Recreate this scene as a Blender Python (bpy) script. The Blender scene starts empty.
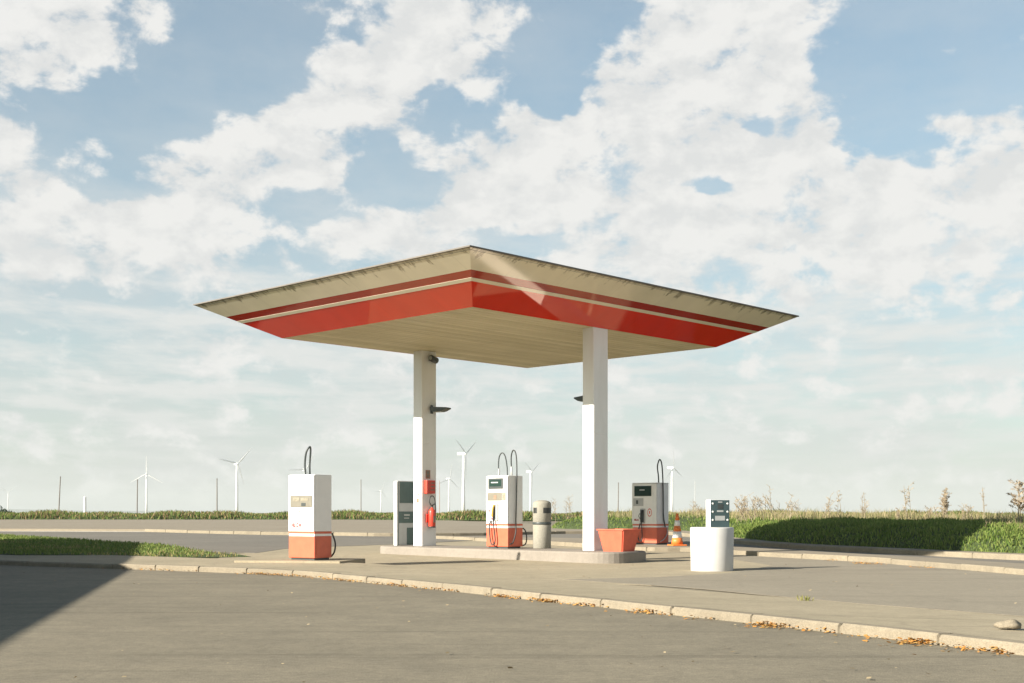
import bpy, bmesh, math, random
import numpy as np
from mathutils import Vector, Matrix

random.seed(7)
rng = np.random.default_rng(11)
S = bpy.context.scene
COL = S.collection
R = math.radians

# ------------------------------------------------------------------ constants of the place
SUN_AZ, SUN_EL = R(32), R(24)           # light travels towards (+cos az, +sin az), dropping at SUN_EL
EYE = 1.0

def g(x, y):
    """height of the gently rising forecourt"""
    ys = [-1e9, 24, 31, 40, 50, 60, 80, 100, 1e9]
    zs = [0, 0, .07, .16, .235, .29, .34, .36, .36]
    return float(np.interp(y, ys, zs))

# ------------------------------------------------------------------ materials
def nodes_of(name):
    m = bpy.data.materials.new(name)
    m.use_nodes = True
    nt = m.node_tree
    b = nt.nodes['Principled BSDF']
    return m, nt, b

def N(nt, typ, **kw):
    n = nt.nodes.new(typ)
    for k, v in kw.items():
        if k in n.inputs.keys() if hasattr(n.inputs, 'keys') else False:
            n.inputs[k].default_value = v
        else:
            setattr(n, k, v)
    return n

def coords(nt, scale=(1, 1, 1), rot=(0, 0, 0), out='Object'):
    tc = nt.nodes.new('ShaderNodeTexCoord')
    mp = nt.nodes.new('ShaderNodeMapping')
    mp.inputs['Scale'].default_value = scale
    mp.inputs['Rotation'].default_value = rot
    nt.links.new(tc.outputs[out], mp.inputs['Vector'])
    return mp.outputs['Vector']

def noise(nt, vec, scale, detail=4, rough=.55):
    n = nt.nodes.new('ShaderNodeTexNoise')
    n.inputs['Scale'].default_value = scale
    n.inputs['Detail'].default_value = detail
    n.inputs['Roughness'].default_value = rough
    nt.links.new(vec, n.inputs['Vector'])
    return n.outputs['Fac']

def ramp(nt, fac, stops):
    r = nt.nodes.new('ShaderNodeValToRGB')
    e = r.color_ramp.elements
    while len(e) > 1:
        e.remove(e[-1])
    e[0].position = stops[0][0]; e[0].color = (*stops[0][1], 1)
    for p, c in stops[1:]:
        k = e.new(p); k.color = (*c, 1)
    nt.links.new(fac, r.inputs['Fac'])
    return r.outputs['Color']

def fac(nt, f, lo, hi, a=0., b=1.):
    m = nt.nodes.new('ShaderNodeMapRange')
    m.inputs['From Min'].default_value = lo; m.inputs['From Max'].default_value = hi
    m.inputs['To Min'].default_value = a; m.inputs['To Max'].default_value = b
    nt.links.new(f, m.inputs['Value'])
    return m.outputs['Result']

def mix(nt, f, a, b, mode='MIX'):
    m = nt.nodes.new('ShaderNodeMix'); m.data_type = 'RGBA'; m.blend_type = mode
    for sock, v in ((m.inputs['Factor'], f), (m.inputs['A'], a), (m.inputs['B'], b)):
        pass
    fs = [i for i in m.inputs if i.name == 'Factor' and i.type == 'VALUE'][0]
    ca = [i for i in m.inputs if i.name == 'A' and i.type == 'RGBA'][0]
    cb = [i for i in m.inputs if i.name == 'B' and i.type == 'RGBA'][0]
    for sock, v in ((fs, f), (ca, a), (cb, b)):
        if isinstance(v, (int, float)):
            sock.default_value = v
        elif isinstance(v, tuple):
            sock.default_value = (*v[:3], 1)
        else:
            nt.links.new(v, sock)
    return [o for o in m.outputs if o.type == 'RGBA'][0]

def math_(nt, op, a, b=None, c=None, clamp=False):
    m = nt.nodes.new('ShaderNodeMath'); m.operation = op; m.use_clamp = clamp
    for i, v in enumerate((a, b, c)):
        if v is None: continue
        if isinstance(v, (int, float)): m.inputs[i].default_value = v
        else: nt.links.new(v, m.inputs[i])
    return m.outputs[0]

def bump(nt, b, h, strength=.3, dist=.01):
    n = nt.nodes.new('ShaderNodeBump')
    n.inputs['Strength'].default_value = strength
    n.inputs['Distance'].default_value = dist
    nt.links.new(h, n.inputs['Height'])
    nt.links.new(n.outputs['Normal'], b.inputs['Normal'])

def plain(name, col, rough=.6, metal=0., var=.08, scale=6., coat=0.):
    """paint / metal / rubber with faint procedural wear"""
    m, nt, b = nodes_of(name)
    v = coords(nt)
    n1 = noise(nt, v, scale, 5)
    lo = tuple(c * (1 - var) for c in col); hi = tuple(min(1, c * (1 + var)) for c in col)
    c = ramp(nt, n1, [(.3, lo), (.7, hi)])
    nt.links.new(c, b.inputs['Base Color'])
    b.inputs['Roughness'].default_value = rough
    b.inputs['Metallic'].default_value = metal
    if coat: b.inputs['Coat Weight'].default_value = coat; b.inputs['Coat Roughness'].default_value = .08
    return m

def ground_mat(name, c1, c2, speck=.25, streak_rot=0., streak=.35, rough=.9, patch=.12, fine=90., crack=.5):
    m, nt, b = nodes_of(name)
    v = coords(nt)
    big = noise(nt, v, .35, 5, .6)
    mid = noise(nt, v, 2.3, 5, .65)
    sp = noise(nt, v, fine, 2, .7)
    gr = noise(nt, v, 14, 4, .75)
    sv = coords(nt, (.06, 1.3, 1), (0, 0, streak_rot))
    st = noise(nt, sv, 1.6, 5, .6)
    c = ramp(nt, big, [(.3, c1), (.7, c2)])
    dark = tuple(x * (1 - streak) for x in c1)
    c = mix(nt, fac(nt, st, .56, .72, 0, .75), c, dark)
    c = mix(nt, fac(nt, mid, .35, .7, 0, patch), c, (.06, .055, .045))
    k = fac(nt, sp, .3, .7, 1 - speck, 1 + speck)
    k = math_(nt, 'MULTIPLY', k, fac(nt, gr, .3, .7, 1 - speck * .55, 1 + speck * .55))
    kk = nt.nodes.new('ShaderNodeCombineColor')
    for i in range(3): nt.links.new(k, kk.inputs[i])
    c = mix(nt, 1., c, kk.outputs[0], 'MULTIPLY')
    if crack:
        wv = nt.nodes.new('ShaderNodeTexVoronoi'); wv.feature = 'DISTANCE_TO_EDGE'
        wv.inputs['Scale'].default_value = .22
        wn = nt.nodes.new('ShaderNodeTexNoise'); wn.inputs['Scale'].default_value = .9; wn.inputs['Detail'].default_value = 6
        nt.links.new(v, wn.inputs['Vector'])
        va = nt.nodes.new('ShaderNodeVectorMath'); va.operation = 'MULTIPLY_ADD'
        va.inputs[1].default_value = (1.2, 1.2, 0)
        nt.links.new(wn.outputs['Color'], va.inputs[0]); nt.links.new(v, va.inputs[2])
        nt.links.new(va.outputs[0], wv.inputs['Vector'])
        cf = fac(nt, wv.outputs['Distance'], .0, .006, crack, 0)
        c = mix(nt, cf, c, (.05, .045, .04))
    nt.links.new(c, b.inputs['Base Color'])
    b.inputs['Roughness'].default_value = rough
    b.inputs['Specular IOR Level'].default_value = .25
    bump(nt, b, sp, .5, .006)
    return m

M = {}
M['asphalt'] = ground_mat('worn_asphalt', (.190, .166, .119), (.245, .213, .152), speck=.32, patch=.26, streak_rot=R(14), streak=.3, crack=.0)
M['lane'] = ground_mat('lane_asphalt', (.245, .214, .16), (.28, .244, .183), speck=.2, streak_rot=R(28), streak=.33, crack=.15)
M['dark_road'] = ground_mat('dark_asphalt', (.165, .149, .123), (.20, .18, .148), speck=.2, streak_rot=R(5), streak=.2, crack=.0)
M['apron'] = ground_mat('concrete_apron', (.31, .265, .18), (.38, .32, .22), speck=.2, streak_rot=R(35), streak=.22, patch=.18, crack=.2)
M['pavement'] = ground_mat('pavement', (.25, .21, .155), (.28, .24, .18), speck=.15, streak=.15, crack=0)
M['concrete'] = ground_mat('pale_concrete', (.24, .212, .178), (.285, .25, .21), speck=.12, streak=.1, patch=.16, crack=0)
M['kerb'] = ground_mat('kerb_stone', (.235, .20, .145), (.29, .245, .175), speck=.2, streak=.12, patch=.22, crack=0)
M['field'] = ground_mat('field', (.12, .11, .05), (.18, .15, .07), speck=.2, streak=.3, crack=0, fine=3.)
M['soil'] = ground_mat('grass_soil', (.045, .065, .02), (.06, .085, .025), speck=.35, streak=.1, crack=0, fine=14.)
M['white'] = plain('white_paint', (.80, .79, .75), .5, var=.03)
M['pump_white'] = plain('pump_white', (.80, .79, .755), .35, var=.03)
M['pump_grey'] = plain('pump_grey', (.76, .76, .73), .4, var=.05)
M['pump_red'] = plain('faded_red_paint', (.60, .125, .062), .45, var=.08)
M['tub_red'] = plain('red_tub_paint', (.60, .11, .055), .6, var=.12)
M['bright_red'] = plain('bright_red', (.62, .06, .035), .4, var=.06)
M['letter_red'] = plain('letter_red', (.32, .02, .015), .5, var=.1)
M['black'] = plain('black_rubber', (.028, .03, .028), .5, var=.2)
M['dark'] = plain('dark_metal', (.05, .06, .058), .45, var=.15)
M['screen'] = plain('screen_glass', (.025, .05, .042), .12, var=.1)
M['tan'] = plain('tan_plate', (.185, .170, .130), .5, var=.12)
M['teal'] = plain('teal_panel', (.05, .085, .09), .35, var=.12)
M['green_panel'] = plain('dark_green_panel', (.06, .10, .092), .35, var=.1)
M['steel'] = plain('grey_metal', (.42, .43, .42), .4, var=.06)
M['yellow'] = plain('yellow_plastic', (.62, .36, .05), .45, var=.1)
M['cone_orange'] = plain('orange_plastic', (.75, .19, .035), .5, var=.06)
M['stone'] = plain('aggregate_concrete', (.26, .235, .175), .85, var=.22, scale=30)
M['dry'] = plain('dry_stems', (.50, .40, .26), .9, var=.25, scale=3)
M['dry_head'] = plain('dry_seed_heads', (.55, .41, .25), .9, var=.3, scale=8)
M['bush'] = plain('dark_shrub_leaves', (.04, .065, .03), .8, var=.35, scale=3)
M['turbine'] = plain('turbine_white', (.82, .82, .80), .45, var=.02, scale=.3)
M['pole'] = plain('weathered_pole', (.16, .14, .12), .8, var=.15, scale=2)
M['lamp_glass'] = plain('lamp_glass', (.30, .32, .30), .15, var=.05)
M['brown'] = plain('brown_notice', (.30, .17, .11), .6, var=.2, scale=40)
M['wall_render'] = plain('wall_render', (.20, .18, .15), .85, var=.06, scale=2)
M['roof_tile'] = plain('roof_tiles', (.16, .08, .06), .8, var=.2, scale=4)
M['glass'] = plain('window_glass', (.03, .04, .045), .05)
M['drum_white'] = plain('old_white_paint', (.50, .49, .465), .6, var=.07, scale=3)
M['white_line'] = plain('painted_line', (.62, .60, .54), .8, var=.15, scale=8)

# vertex-coloured leaves (natural variation from blade to blade)
def leafy(name, rough=.7, transl=.4):
    m, nt, b = nodes_of(name)
    a = nt.nodes.new('ShaderNodeVertexColor'); a.layer_name = 'tone'
    nt.links.new(a.outputs['Color'], b.inputs['Base Color'])
    b.inputs['Roughness'].default_value = rough
    b.inputs['Specular IOR Level'].default_value = .2
    t = nt.nodes.new('ShaderNodeBsdfTranslucent')
    nt.links.new(a.outputs['Color'], t.inputs['Color'])
    mx = nt.nodes.new('ShaderNodeMixShader'); mx.inputs[0].default_value = transl
    out = nt.nodes['Material Output']
    nt.links.new(b.outputs[0], mx.inputs[1]); nt.links.new(t.outputs[0], mx.inputs[2])
    nt.links.new(mx.outputs[0], out.inputs['Surface'])
    return m
def stalk(name, col):
    m, nt, b = nodes_of(name)
    v = coords(nt); c = ramp(nt, noise(nt, v, 5, 3), [(.3, tuple(k * .75 for k in col)), (.7, col)])
    nt.links.new(c, b.inputs['Base Color']); b.inputs['Roughness'].default_value = .9
    t = nt.nodes.new('ShaderNodeBsdfTranslucent'); nt.links.new(c, t.inputs['Color'])
    mx = nt.nodes.new('ShaderNodeMixShader'); mx.inputs[0].default_value = .45
    nt.links.new(b.outputs[0], mx.inputs[1]); nt.links.new(t.outputs[0], mx.inputs[2])
    nt.links.new(mx.outputs[0], nt.nodes['Material Output'].inputs['Surface'])
    return m
M['dry'] = stalk('dry_stalks', (.54, .45, .32)); M['dry_head'] = stalk('dry_heads', (.58, .47, .33))
M['blades'] = leafy('grass_blades')
M['litter'] = leafy('leaf_litter', .85, .1)

# canopy enamel: glossy, with mossy run marks from the roof edge (UV: metres along, 0..1 down the slope)
def enamel(name, col, moss, gloss, seam=True, grime=.12):
    m, nt, b = nodes_of(name)
    uv = nt.nodes.new('ShaderNodeUVMap'); uv.uv_map = 'slope'
    sep = nt.nodes.new('ShaderNodeSeparateXYZ'); nt.links.new(uv.outputs[0], sep.inputs[0])
    mp = nt.nodes.new('ShaderNodeMapping'); mp.inputs['Scale'].default_value = (3.2, 1.6, 1)
    nt.links.new(uv.outputs[0], mp.inputs['Vector'])
    n1 = noise(nt, mp.outputs[0], 1.7, 6, .7)
    mp2 = nt.nodes.new('ShaderNodeMapping'); mp2.inputs['Scale'].default_value = (.8, .5, 1)
    nt.links.new(uv.outputs[0], mp2.inputs['Vector'])
    n2 = noise(nt, mp2.outputs[0], 1.3, 5, .6)
    lo = tuple(c * (1 - grime) for c in col)
    c = ramp(nt, n2, [(.35, lo), (.65, col)])
    if moss:
        # depth of the run mark varies along the edge
        reach = fac(nt, n1, .47, .80, 0.0, .36)
        near_edge = math_(nt, 'SUBTRACT', reach, sep.outputs[1])
        f = fac(nt, near_edge, -.015, .05, 0, .8)
        n3 = noise(nt, mp.outputs[0], 9, 4, .7)
        f = math_(nt, 'MULTIPLY', f, fac(nt, n3, .3, .62, .25, 1.))
        c = mix(nt, f, c, (.14, .12, .065))
        thin = fac(nt, sep.outputs[1], .0, .035, .7, 0)
        c = mix(nt, thin, c, (.07, .06, .035))
    if seam:
        fr = math_(nt, 'FRACT', math_(nt, 'DIVIDE', sep.outputs[0], 1.45))
        d = math_(nt, 'ABSOLUTE', math_(nt, 'SUBTRACT', fr, .5))
        s = fac(nt, d, .0, .0035, .45, 0)
        c = mix(nt, s, c, tuple(x * .3 for x in col))
    nt.links.new(c, b.inputs['Base Color'])
    b.inputs['Roughness'].default_value = gloss
    b.inputs['IOR'].default_value = 1.75
    b.inputs['Specular IOR Level'].default_value = .5
    b.inputs['Specular Tint'].default_value = (1, .72, .50, 1)
    return m
M['fascia_cream'] = enamel('fascia_cream', (.84, .775, .60), True, .09)
M['fascia_stripe_cream'] = enamel('fascia_stripe_cream', (.84, .775, .60), False, .09)
M['fascia_red'] = enamel('fascia_red', (.78, .030, .004), False, .035)
M['fascia_darkred'] = enamel('fascia_darkred', (.40, .03, .012), False, .06)
M['soffit'] = None
def soffit_mat():
    m, nt, b = nodes_of('soffit_boards')
    v = coords(nt, (5, .5, 1))
    n1 = noise(nt, v, 1., 4)
    v2 = coords(nt); n2 = noise(nt, v2, .8, 5)
    c = ramp(nt, n1, [(.3, (.66, .58, .37)), (.7, (.76, .68, .47))])
    c = mix(nt, fac(nt, n2, .45, .75, 0, .35), c, (.42, .36, .22))
    tc = nt.nodes.new('ShaderNodeTexCoord'); sp = nt.nodes.new('ShaderNodeSeparateXYZ'); nt.links.new(tc.outputs['Object'], sp.inputs[0])
    fl = math_(nt, 'FLOOR', math_(nt, 'DIVIDE', math_(nt, 'ADD', sp.outputs[0], 2.95), .2))
    wnz = nt.nodes.new('ShaderNodeTexWhiteNoise'); wnz.noise_dimensions = '1D'; nt.links.new(fl, wnz.inputs['W'])
    c = mix(nt, fac(nt, wnz.outputs['Value'], 0, 1, 0, .42), c, (.40, .34, .18))
    nt.links.new(c, b.inputs['Base Color']); b.inputs['Roughness'].default_value = .55
    return m
M['soffit'] = soffit_mat()
def column_mat():
    m, nt, b = nodes_of('column_paint')
    v = coords(nt, (2, 2, .5)); n1 = noise(nt, v, 1.6, 6, .6)
    c = ramp(nt, n1, [(.42, (.86, .85, .82)), (.80, (.77, .75, .70))])
    tc = nt.nodes.new('ShaderNodeTexCoord'); sp = nt.nodes.new('ShaderNodeSeparateXYZ'); nt.links.new(tc.outputs['Object'], sp.inputs[0])
    nt.links.new(c, b.inputs['Base Color']); b.inputs['Roughness'].default_value = .5
    return m
M['column'] = column_mat()
def bin_mat():
    m, nt, b = nodes_of('exposed_aggregate')
    v = coords(nt); n1 = noise(nt, v, 60, 3, .8); n2 = noise(nt, v, 4, 5, .6)
    c = ramp(nt, n1, [(.3, (.21, .20, .165)), (.7, (.36, .34, .28))])
    c = mix(nt, fac(nt, n2, .5, .75, 0, .4), c, (.20, .20, .12))
    nt.links.new(c, b.inputs['Base Color']); b.inputs['Roughness'].default_value = .95
    bump(nt, b, n1, .5, .01)
    return m
M['bin'] = bin_mat()

# ------------------------------------------------------------------ mesh helpers
def link(name, bm, mat, parent=None, smooth=False, loc=None, rotz=0.):
    bmesh.ops.recalc_face_normals(bm, faces=bm.faces)
    me = bpy.data.meshes.new(name)
    bm.to_mesh(me); bm.free()
    if smooth:
        for p in me.polygons: p.use_smooth = True
    me.materials.append(M[mat] if isinstance(mat, str) else mat)
    o = bpy.data.objects.new(name, me)
    COL.objects.link(o)
    if parent: o.parent = parent
    if loc is not None: o.location = loc
    if rotz: o.rotation_euler = (0, 0, rotz)
    return o

def thing(name, label, cat, loc=(0, 0, 0), rotz=0., group=None):
    o = bpy.data.objects.new(name, None); COL.objects.link(o)
    o.empty_display_size = .2
    o.location = loc; o.rotation_euler = (0, 0, rotz)
    o['label'] = label; o['category'] = cat
    if group: o['group'] = group
    return o

def tag(o, label, cat, group=None):
    o['label'] = label; o['category'] = cat
    if group: o['group'] = group
    return o

def struct(o, kind='structure'):
    o['kind'] = kind
    return o

def box(bm, x0, x1, y0, y1, z0, z1, bev=0.):
    vs = [bm.verts.new(p) for p in ((x0, y0, z0), (x1, y0, z0), (x1, y1, z0), (x0, y1, z0),
                                    (x0, y0, z1), (x1, y0, z1), (x1, y1, z1), (x0, y1, z1))]
    fs = [(0, 3, 2, 1), (4, 5, 6, 7), (0, 1, 5, 4), (1, 2, 6, 5), (2, 3, 7, 6), (3, 0, 4, 7)]
    faces = [bm.faces.new([vs[i] for i in f]) for f in fs]
    if bev:
        es = {e for f in faces for e in f.edges}
        bmesh.ops.bevel(bm, geom=list(es), offset=bev, segments=2, profile=.6, affect='EDGES')
    return bm

def boxo(name, dims, mat, parent=None, bev=0., loc=None, rotz=0.):
    bm = bmesh.new(); box(bm, *dims, bev=bev)
    return link(name, bm, mat, parent, loc=loc, rotz=rotz)

def lathe(bm, prof, seg=40, cx=0, cy=0, caps=True):
    rings = []
    for r, z in prof:
        rings.append([bm.verts.new((cx + r * math.cos(2 * math.pi * i / seg), cy + r * math.sin(2 * math.pi * i / seg), z)) for i in range(seg)])
    for a, b in zip(rings, rings[1:]):
        for i in range(seg):
            j = (i + 1) % seg
            bm.faces.new((a[i], a[j], b[j], b[i]))
    if caps:
        bm.faces.new(rings[0][::-1]); bm.faces.new(rings[-1])
    return bm

def catmull(pts, n=6):
    pts = [Vector(p) for p in pts]
    P_ = [pts[0] * 2 - pts[1]] + pts + [pts[-1] * 2 - pts[-2]]
    out = []
    for i in range(1, len(P_) - 2):
        a, b, c, d = P_[i - 1:i + 3]
        for k in range(n):
            t = k / n
            out.append(.5 * ((2 * b) + (c - a) * t + (2 * a - 5 * b + 4 * c - d) * t * t + (3 * b - a - 3 * c + d) * t ** 3))
    out.append(pts[-1])
    return out

def tube(bm, pts, r, seg=8, smooth=6, r_end=None):
    pts = catmull(pts, smooth) if smooth else [Vector(p) for p in pts]
    n = len(pts); rings = []
    up = Vector((.31, .87, .11)).normalized()
    for i, p in enumerate(pts):
        t = (pts[min(i + 1, n - 1)] - pts[max(i - 1, 0)]).normalized()
        a = t.cross(up)
        if a.length < 1e-3: a = t.cross(Vector((1, 0, 0)))
        a.normalize(); b = t.cross(a)
        rr = r if r_end is None else r + (r_end - r) * i / (n - 1)
        rings.append([bm.verts.new(p + rr * (math.cos(2 * math.pi * k / seg) * a + math.sin(2 * math.pi * k / seg) * b)) for k in range(seg)])
    for a, b in zip(rings, rings[1:]):
        for i in range(seg):
            j = (i + 1) % seg
            bm.faces.new((a[i], a[j], b[j], b[i]))
    bm.faces.new(rings[0][::-1]); bm.faces.new(rings[-1])
    return bm

def tubeo(name, pts, r, mat, parent=None, **k):
    bm = bmesh.new(); tube(bm, pts, r, **k)
    return link(name, bm, mat, parent, smooth=True)

def resample(pts, step):
    out = [Vector(pts[0])]
    for a, b in zip(pts, pts[1:]):
        a, b = Vector(a), Vector(b)
        k = max(1, round((b - a).length / step))
        for i in range(1, k + 1): out.append(a.lerp(b, i / k))
    return out

def smooth_line(pts, n=6):
    return [Vector((p.x, p.y)) for p in catmull([(x, y, 0) for x, y in pts], n)]

def normals2(line):
    """left-hand normals of a 2-D polyline"""
    out = []
    for i in range(len(line)):
        t = line[min(i + 1, len(line) - 1)] - line[max(i - 1, 0)]
        t.normalize()
        out.append(Vector((-t.y, t.x)))
    return out

def slab(name, poly, mat, top=0., skirt=0.35, parent=None, cuts=False):
    """polygon draped at g+top, with a skirt going down so that it has thickness"""
    bm = bmesh.new()
    bm.faces.new([bm.verts.new((x, y, 0)) for x, y in poly])
    for yb in (24, 31, 40, 50, 60, 80, 100):
        bmesh.ops.bisect_plane(bm, geom=bm.verts[:] + bm.edges[:] + bm.faces[:], plane_co=(0, yb, 0), plane_no=(0, 1, 0), dist=1e-5)
    for xb in ((-9.3, -8.3, -7.3, -6.3) if cuts else ()):
        bmesh.ops.bisect_plane(bm, geom=bm.verts[:] + bm.edges[:] + bm.faces[:], plane_co=(xb, 0, 0), plane_no=(1, 0, 0), dist=1e-5)
    bmesh.ops.triangulate(bm, faces=bm.faces[:])
    rim = [e for e in bm.edges if len(e.link_faces) == 1]
    ext = bmesh.ops.extrude_edge_only(bm, edges=rim)['geom']
    low = [v for v in ext if isinstance(v, bmesh.types.BMVert)]
    for v in bm.verts: v.co.z = g(v.co.x, v.co.y) + top
    for v in low: v.co.z -= skirt
    return struct(link(name, bm, mat, parent))

def kerb(name, line, height, mat='kerb', width=.16, stone=1.0, base=0.0, foot=.3, side=1):
    """swept kerb of stones; joints are real grooves. line = outer bottom edge, width goes to the left side"""
    line = resample([(p[0], p[1]) for p in line], .25)
    nrm = normals2(line)
    bm = bmesh.new(); rings = []; s = 0; nxt = stone
    dz = 0.; dn = 0.
    def ring(p, n, dep):
        z = g(p.x, p.y) + base
        h = height - dep + dz
        q = [(dep + dn, -foot), (dep + dn + .004, h - .02), (dep + dn + .022, h), (width - .01, h), (width, h - .01), (width, -foot)]
        return [bm.verts.new((p.x + n.x * a * side, p.y + n.y * a * side, z + b)) for a, b in q]
    for i, (p, n) in enumerate(zip(line, nrm)):
        if i: s += (p - line[i - 1]).length
        if s >= nxt and 0 < i < len(line) - 1:
            t = Vector((n.y, -n.x))
            rings.append(ring(p - t * .018, n, 0)); rings.append(ring(p - t * .009, n, .016)); 
            dz = random.uniform(-.008, .008); dn = random.uniform(-.008, .008)
            rings.append(ring(p + t * .009, n, .016)); rings.append(ring(p + t * .018, n, 0))
            nxt = s + stone
        else:
            rings.append(ring(p, n, 0))
    for a, b in zip(rings, rings[1:]):
        for i in range(5): bm.faces.new((a[i], a[i + 1], b[i + 1], b[i]))
    bm.faces.new(rings[0]); bm.faces.new(rings[-1][::-1])
    return struct(link(name, bm, mat))

def blades(name, P0, H, W, cols, lean=.35, mat='blades', droop=True):
    """many small upright leaves in one mesh; P0 (n,3), H, W (n,), cols (n,3)"""
    n = len(P0)
    ang = rng.uniform(0, 2 * np.pi, n)
    la = rng.uniform(0, 2 * np.pi, n); ll = rng.uniform(.05, 1, n) * lean * H
    ax = np.stack([np.cos(ang), np.sin(ang), np.zeros(n)], 1) * W[:, None] / 2
    off = np.stack([np.cos(la) * ll, np.sin(la) * ll, H], 1)
    midp = P0 + off * np.array([.4, .4, .62])
    V = np.empty((n, 5, 3))
    V[:, 0] = P0 - ax; V[:, 1] = P0 + ax; V[:, 2] = midp + ax * .8; V[:, 3] = midp - ax * .8; V[:, 4] = P0 + off
    me = bpy.data.meshes.new(name)
    me.vertices.add(n * 5); me.vertices.foreach_set('co', V.reshape(-1))
    base = np.arange(n)[:, None] * 5
    loops = np.concatenate([base + np.array([[0, 1, 2, 3]]), base + np.array([[3, 2, 4]])], 1).reshape(-1)
    me.loops.add(n * 7); me.loops.foreach_set('vertex_index', loops)
    me.polygons.add(n * 2)
    st = (np.arange(n)[:, None] * 7 + np.array([[0, 4]])).reshape(-1)
    me.polygons.foreach_set('loop_start', st)
    me.polygons.foreach_set('loop_total', np.tile([4, 3], n))
    me.update(calc_edges=True)
    ca = me.color_attributes.new('tone', 'FLOAT_COLOR', 'POINT')
    c4 = np.ones((n, 5, 4)); c4[:, :, :3] = cols[:, None, :]
    ca.data.foreach_set('color', c4.reshape(-1))
    me.materials.append(M[mat]); me.validate()
    o = bpy.data.objects.new(name, me); COL.objects.link(o)
    o['kind'] = 'stuff'
    return o

def green(n, a=(.10, .16, .03), b=(.24, .27, .075)):
    t = rng.random((n, 1)); c = np.array(a) * (1 - t) + np.array(b) * t
    return c * rng.uniform(.75, 1.2, (n, 1))

# ------------------------------------------------------------------ camera
cam = bpy.data.cameras.new('camera'); co = bpy.data.objects.new('camera', cam); COL.objects.link(co)
co.location = (0, 0, EYE); co.rotation_euler = (R(90), 0, 0)
cam.sensor_width = 36; cam.lens = 36 * 1249 / 1024
cam.shift_y = (513 - 341.5) / 1024
cam.clip_end = 30000; cam.clip_start = .1
S.camera = co

# ------------------------------------------------------------------ ground
def sheet(name, xs, ys, zf, mat):
    bm = bmesh.new()
    V = [[bm.verts.new((x, y, zf(x, y))) for x in xs] for y in ys]
    for j in range(len(ys) - 1):
        for i in range(len(xs) - 1):
            bm.faces.new((V[j][i], V[j][i + 1], V[j + 1][i + 1], V[j + 1][i]))
    return struct(link(name, bm, mat))

sheet('ground', [-9000, -3000, -900, -300, -90, -40, 40, 90, 300, 900, 3000, 9000],
      [-300, -40, 10, 24, 31, 40, 50, 60, 80, 100, 130, 300, 900, 2500, 5000, 9300], lambda x, y: g(x, y) - .06, 'field')
sheet('road', np.linspace(-80, 60, 15), [-40, -20, 0, 10, 20, 24, 27.5, 31, 35, 40, 45, 50, 60, 80, 100, 104], lambda x, y: g(x, y), 'asphalt')

K = [(-34, 38.5), (-22, 31.2), (-9.85, 24.0), (-6.93, 22.25), (-4.37, 20.55), (-3.26, 19.5), (-2.52, 18.5), (-1.68, 17.3), (-1.08, 16.4), (-.39, 15.35), (.09, 14.55), (.53, 13.87),
     (.94, 13.27), (1.22, 12.78), (1.68, 12.05), (2.16, 11.3), (2.61, 10.55), (3.02, 9.83), (3.4, 9.12), (3.61, 8.72), (4.6, 6.6), (6.6, 2.0)]
K = smooth_line(K, 4)
kerb('kerb', K, .088, stone=1.0)
# raised strip behind the kerb: slopes down to the lane on the right, stays level on the left (lawn bed)
def strip():
    bm = bmesh.new(); nr = normals2(K); rows = []
    for p, n in zip(K, nr):
        t = min(1, max(0, (-1.2 - p.x) / 3.2)); back = .006 + t * .085
        row = []
        for d, f in ((.15, 0), (.9, .33), (1.8, .7), (2.7, 1)):
            q = p + n * d
            row.append(bm.verts.new((q.x, q.y, g(q.x, q.y) + .082 * (1 - f) + back * f)))
        q = p + n * 2.72
        row.append(bm.verts.new((q.x, q.y, g(q.x, q.y) - .1)))
        rows.append(row)
    for a, b in zip(rows, rows[1:]):
        for i in range(4): bm.faces.new((a[i], b[i], b[i + 1], a[i + 1]))
    return struct(link('pavement', bm, 'apron'))
strip()

# lane of greyer asphalt between the strip and the far kerb, concrete apron round the pumps
slab('lane', [(.75, 18.6), (1.15, 18.05), (1.85, 17.2), (2.5, 16.2), (3.0, 15.1), (3.8, 13.6), (5.2, 11.5), (7.5, 6), (14, 6), (11, 14), (8.6, 18.6), (7.9, 21.4), (7.2, 24.6), (5.6, 27.2), (4.4, 29.6), (4.6, 26), (4.9, 23.5), (3.6, 20.6), (2.2, 19.2)], 'lane', .0125, .003)
slab('apron', [(-5.2, 22.6), (-3.3, 21.0), (-1.2, 18.6), (.2, 17.2), (1.2, 17.6), (1.9, 17.1), (3.0, 17.2), (4.2, 20), (5.2, 23.5), (4.9, 27), (4.5, 29.6), (3.0, 30.6), (1.3, 34), (-1.2, 38.2), (-3.4, 34.8), (-4.8, 33.4), (-5.8, 31.8), (-6.4, 28.6), (-6.2, 25.5)], 'apron', .008, .003)
NEAR_D = [(-40, 49), (-17, 41.6), (-10.1, 33.4), (-8.0, 30.6), (-6.0, 29.2), (-5.8, 31.8), (-4.8, 33.4), (-3.4, 34.8), (-1.2, 38.4), (1.5, 38.6), (3.4, 37.4), (5.05, 35), (5.8, 30.6), (6.9, 28.2), (8.6, 24.6), (9.4, 21.6), (11, 15)]
FAR_D = [(-60, 58), (-30, 52.5), (-14.7, 50), (-9.7, 45.6), (-6.3, 44), (-4.2, 43), (-1, 44), (2, 46.6), (5.3, 46.3), (6.0, 42), (6.3, 36), (7.15, 31.8), (8.8, 28.6), (9.8, 26.6), (11.4, 24.2), (17, 16)]
slab('service_road', NEAR_D + FAR_D[::-1], 'dark_road', .013, .006)
far_k = smooth_line(FAR_D[2:], 4)
kerb('kerb', far_k, .125, stone=1.4, width=.2)
line_l = resample([(p[0], p[1]) for p in FAR_D[:3]], 2)
nl = normals2(line_l)
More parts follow.
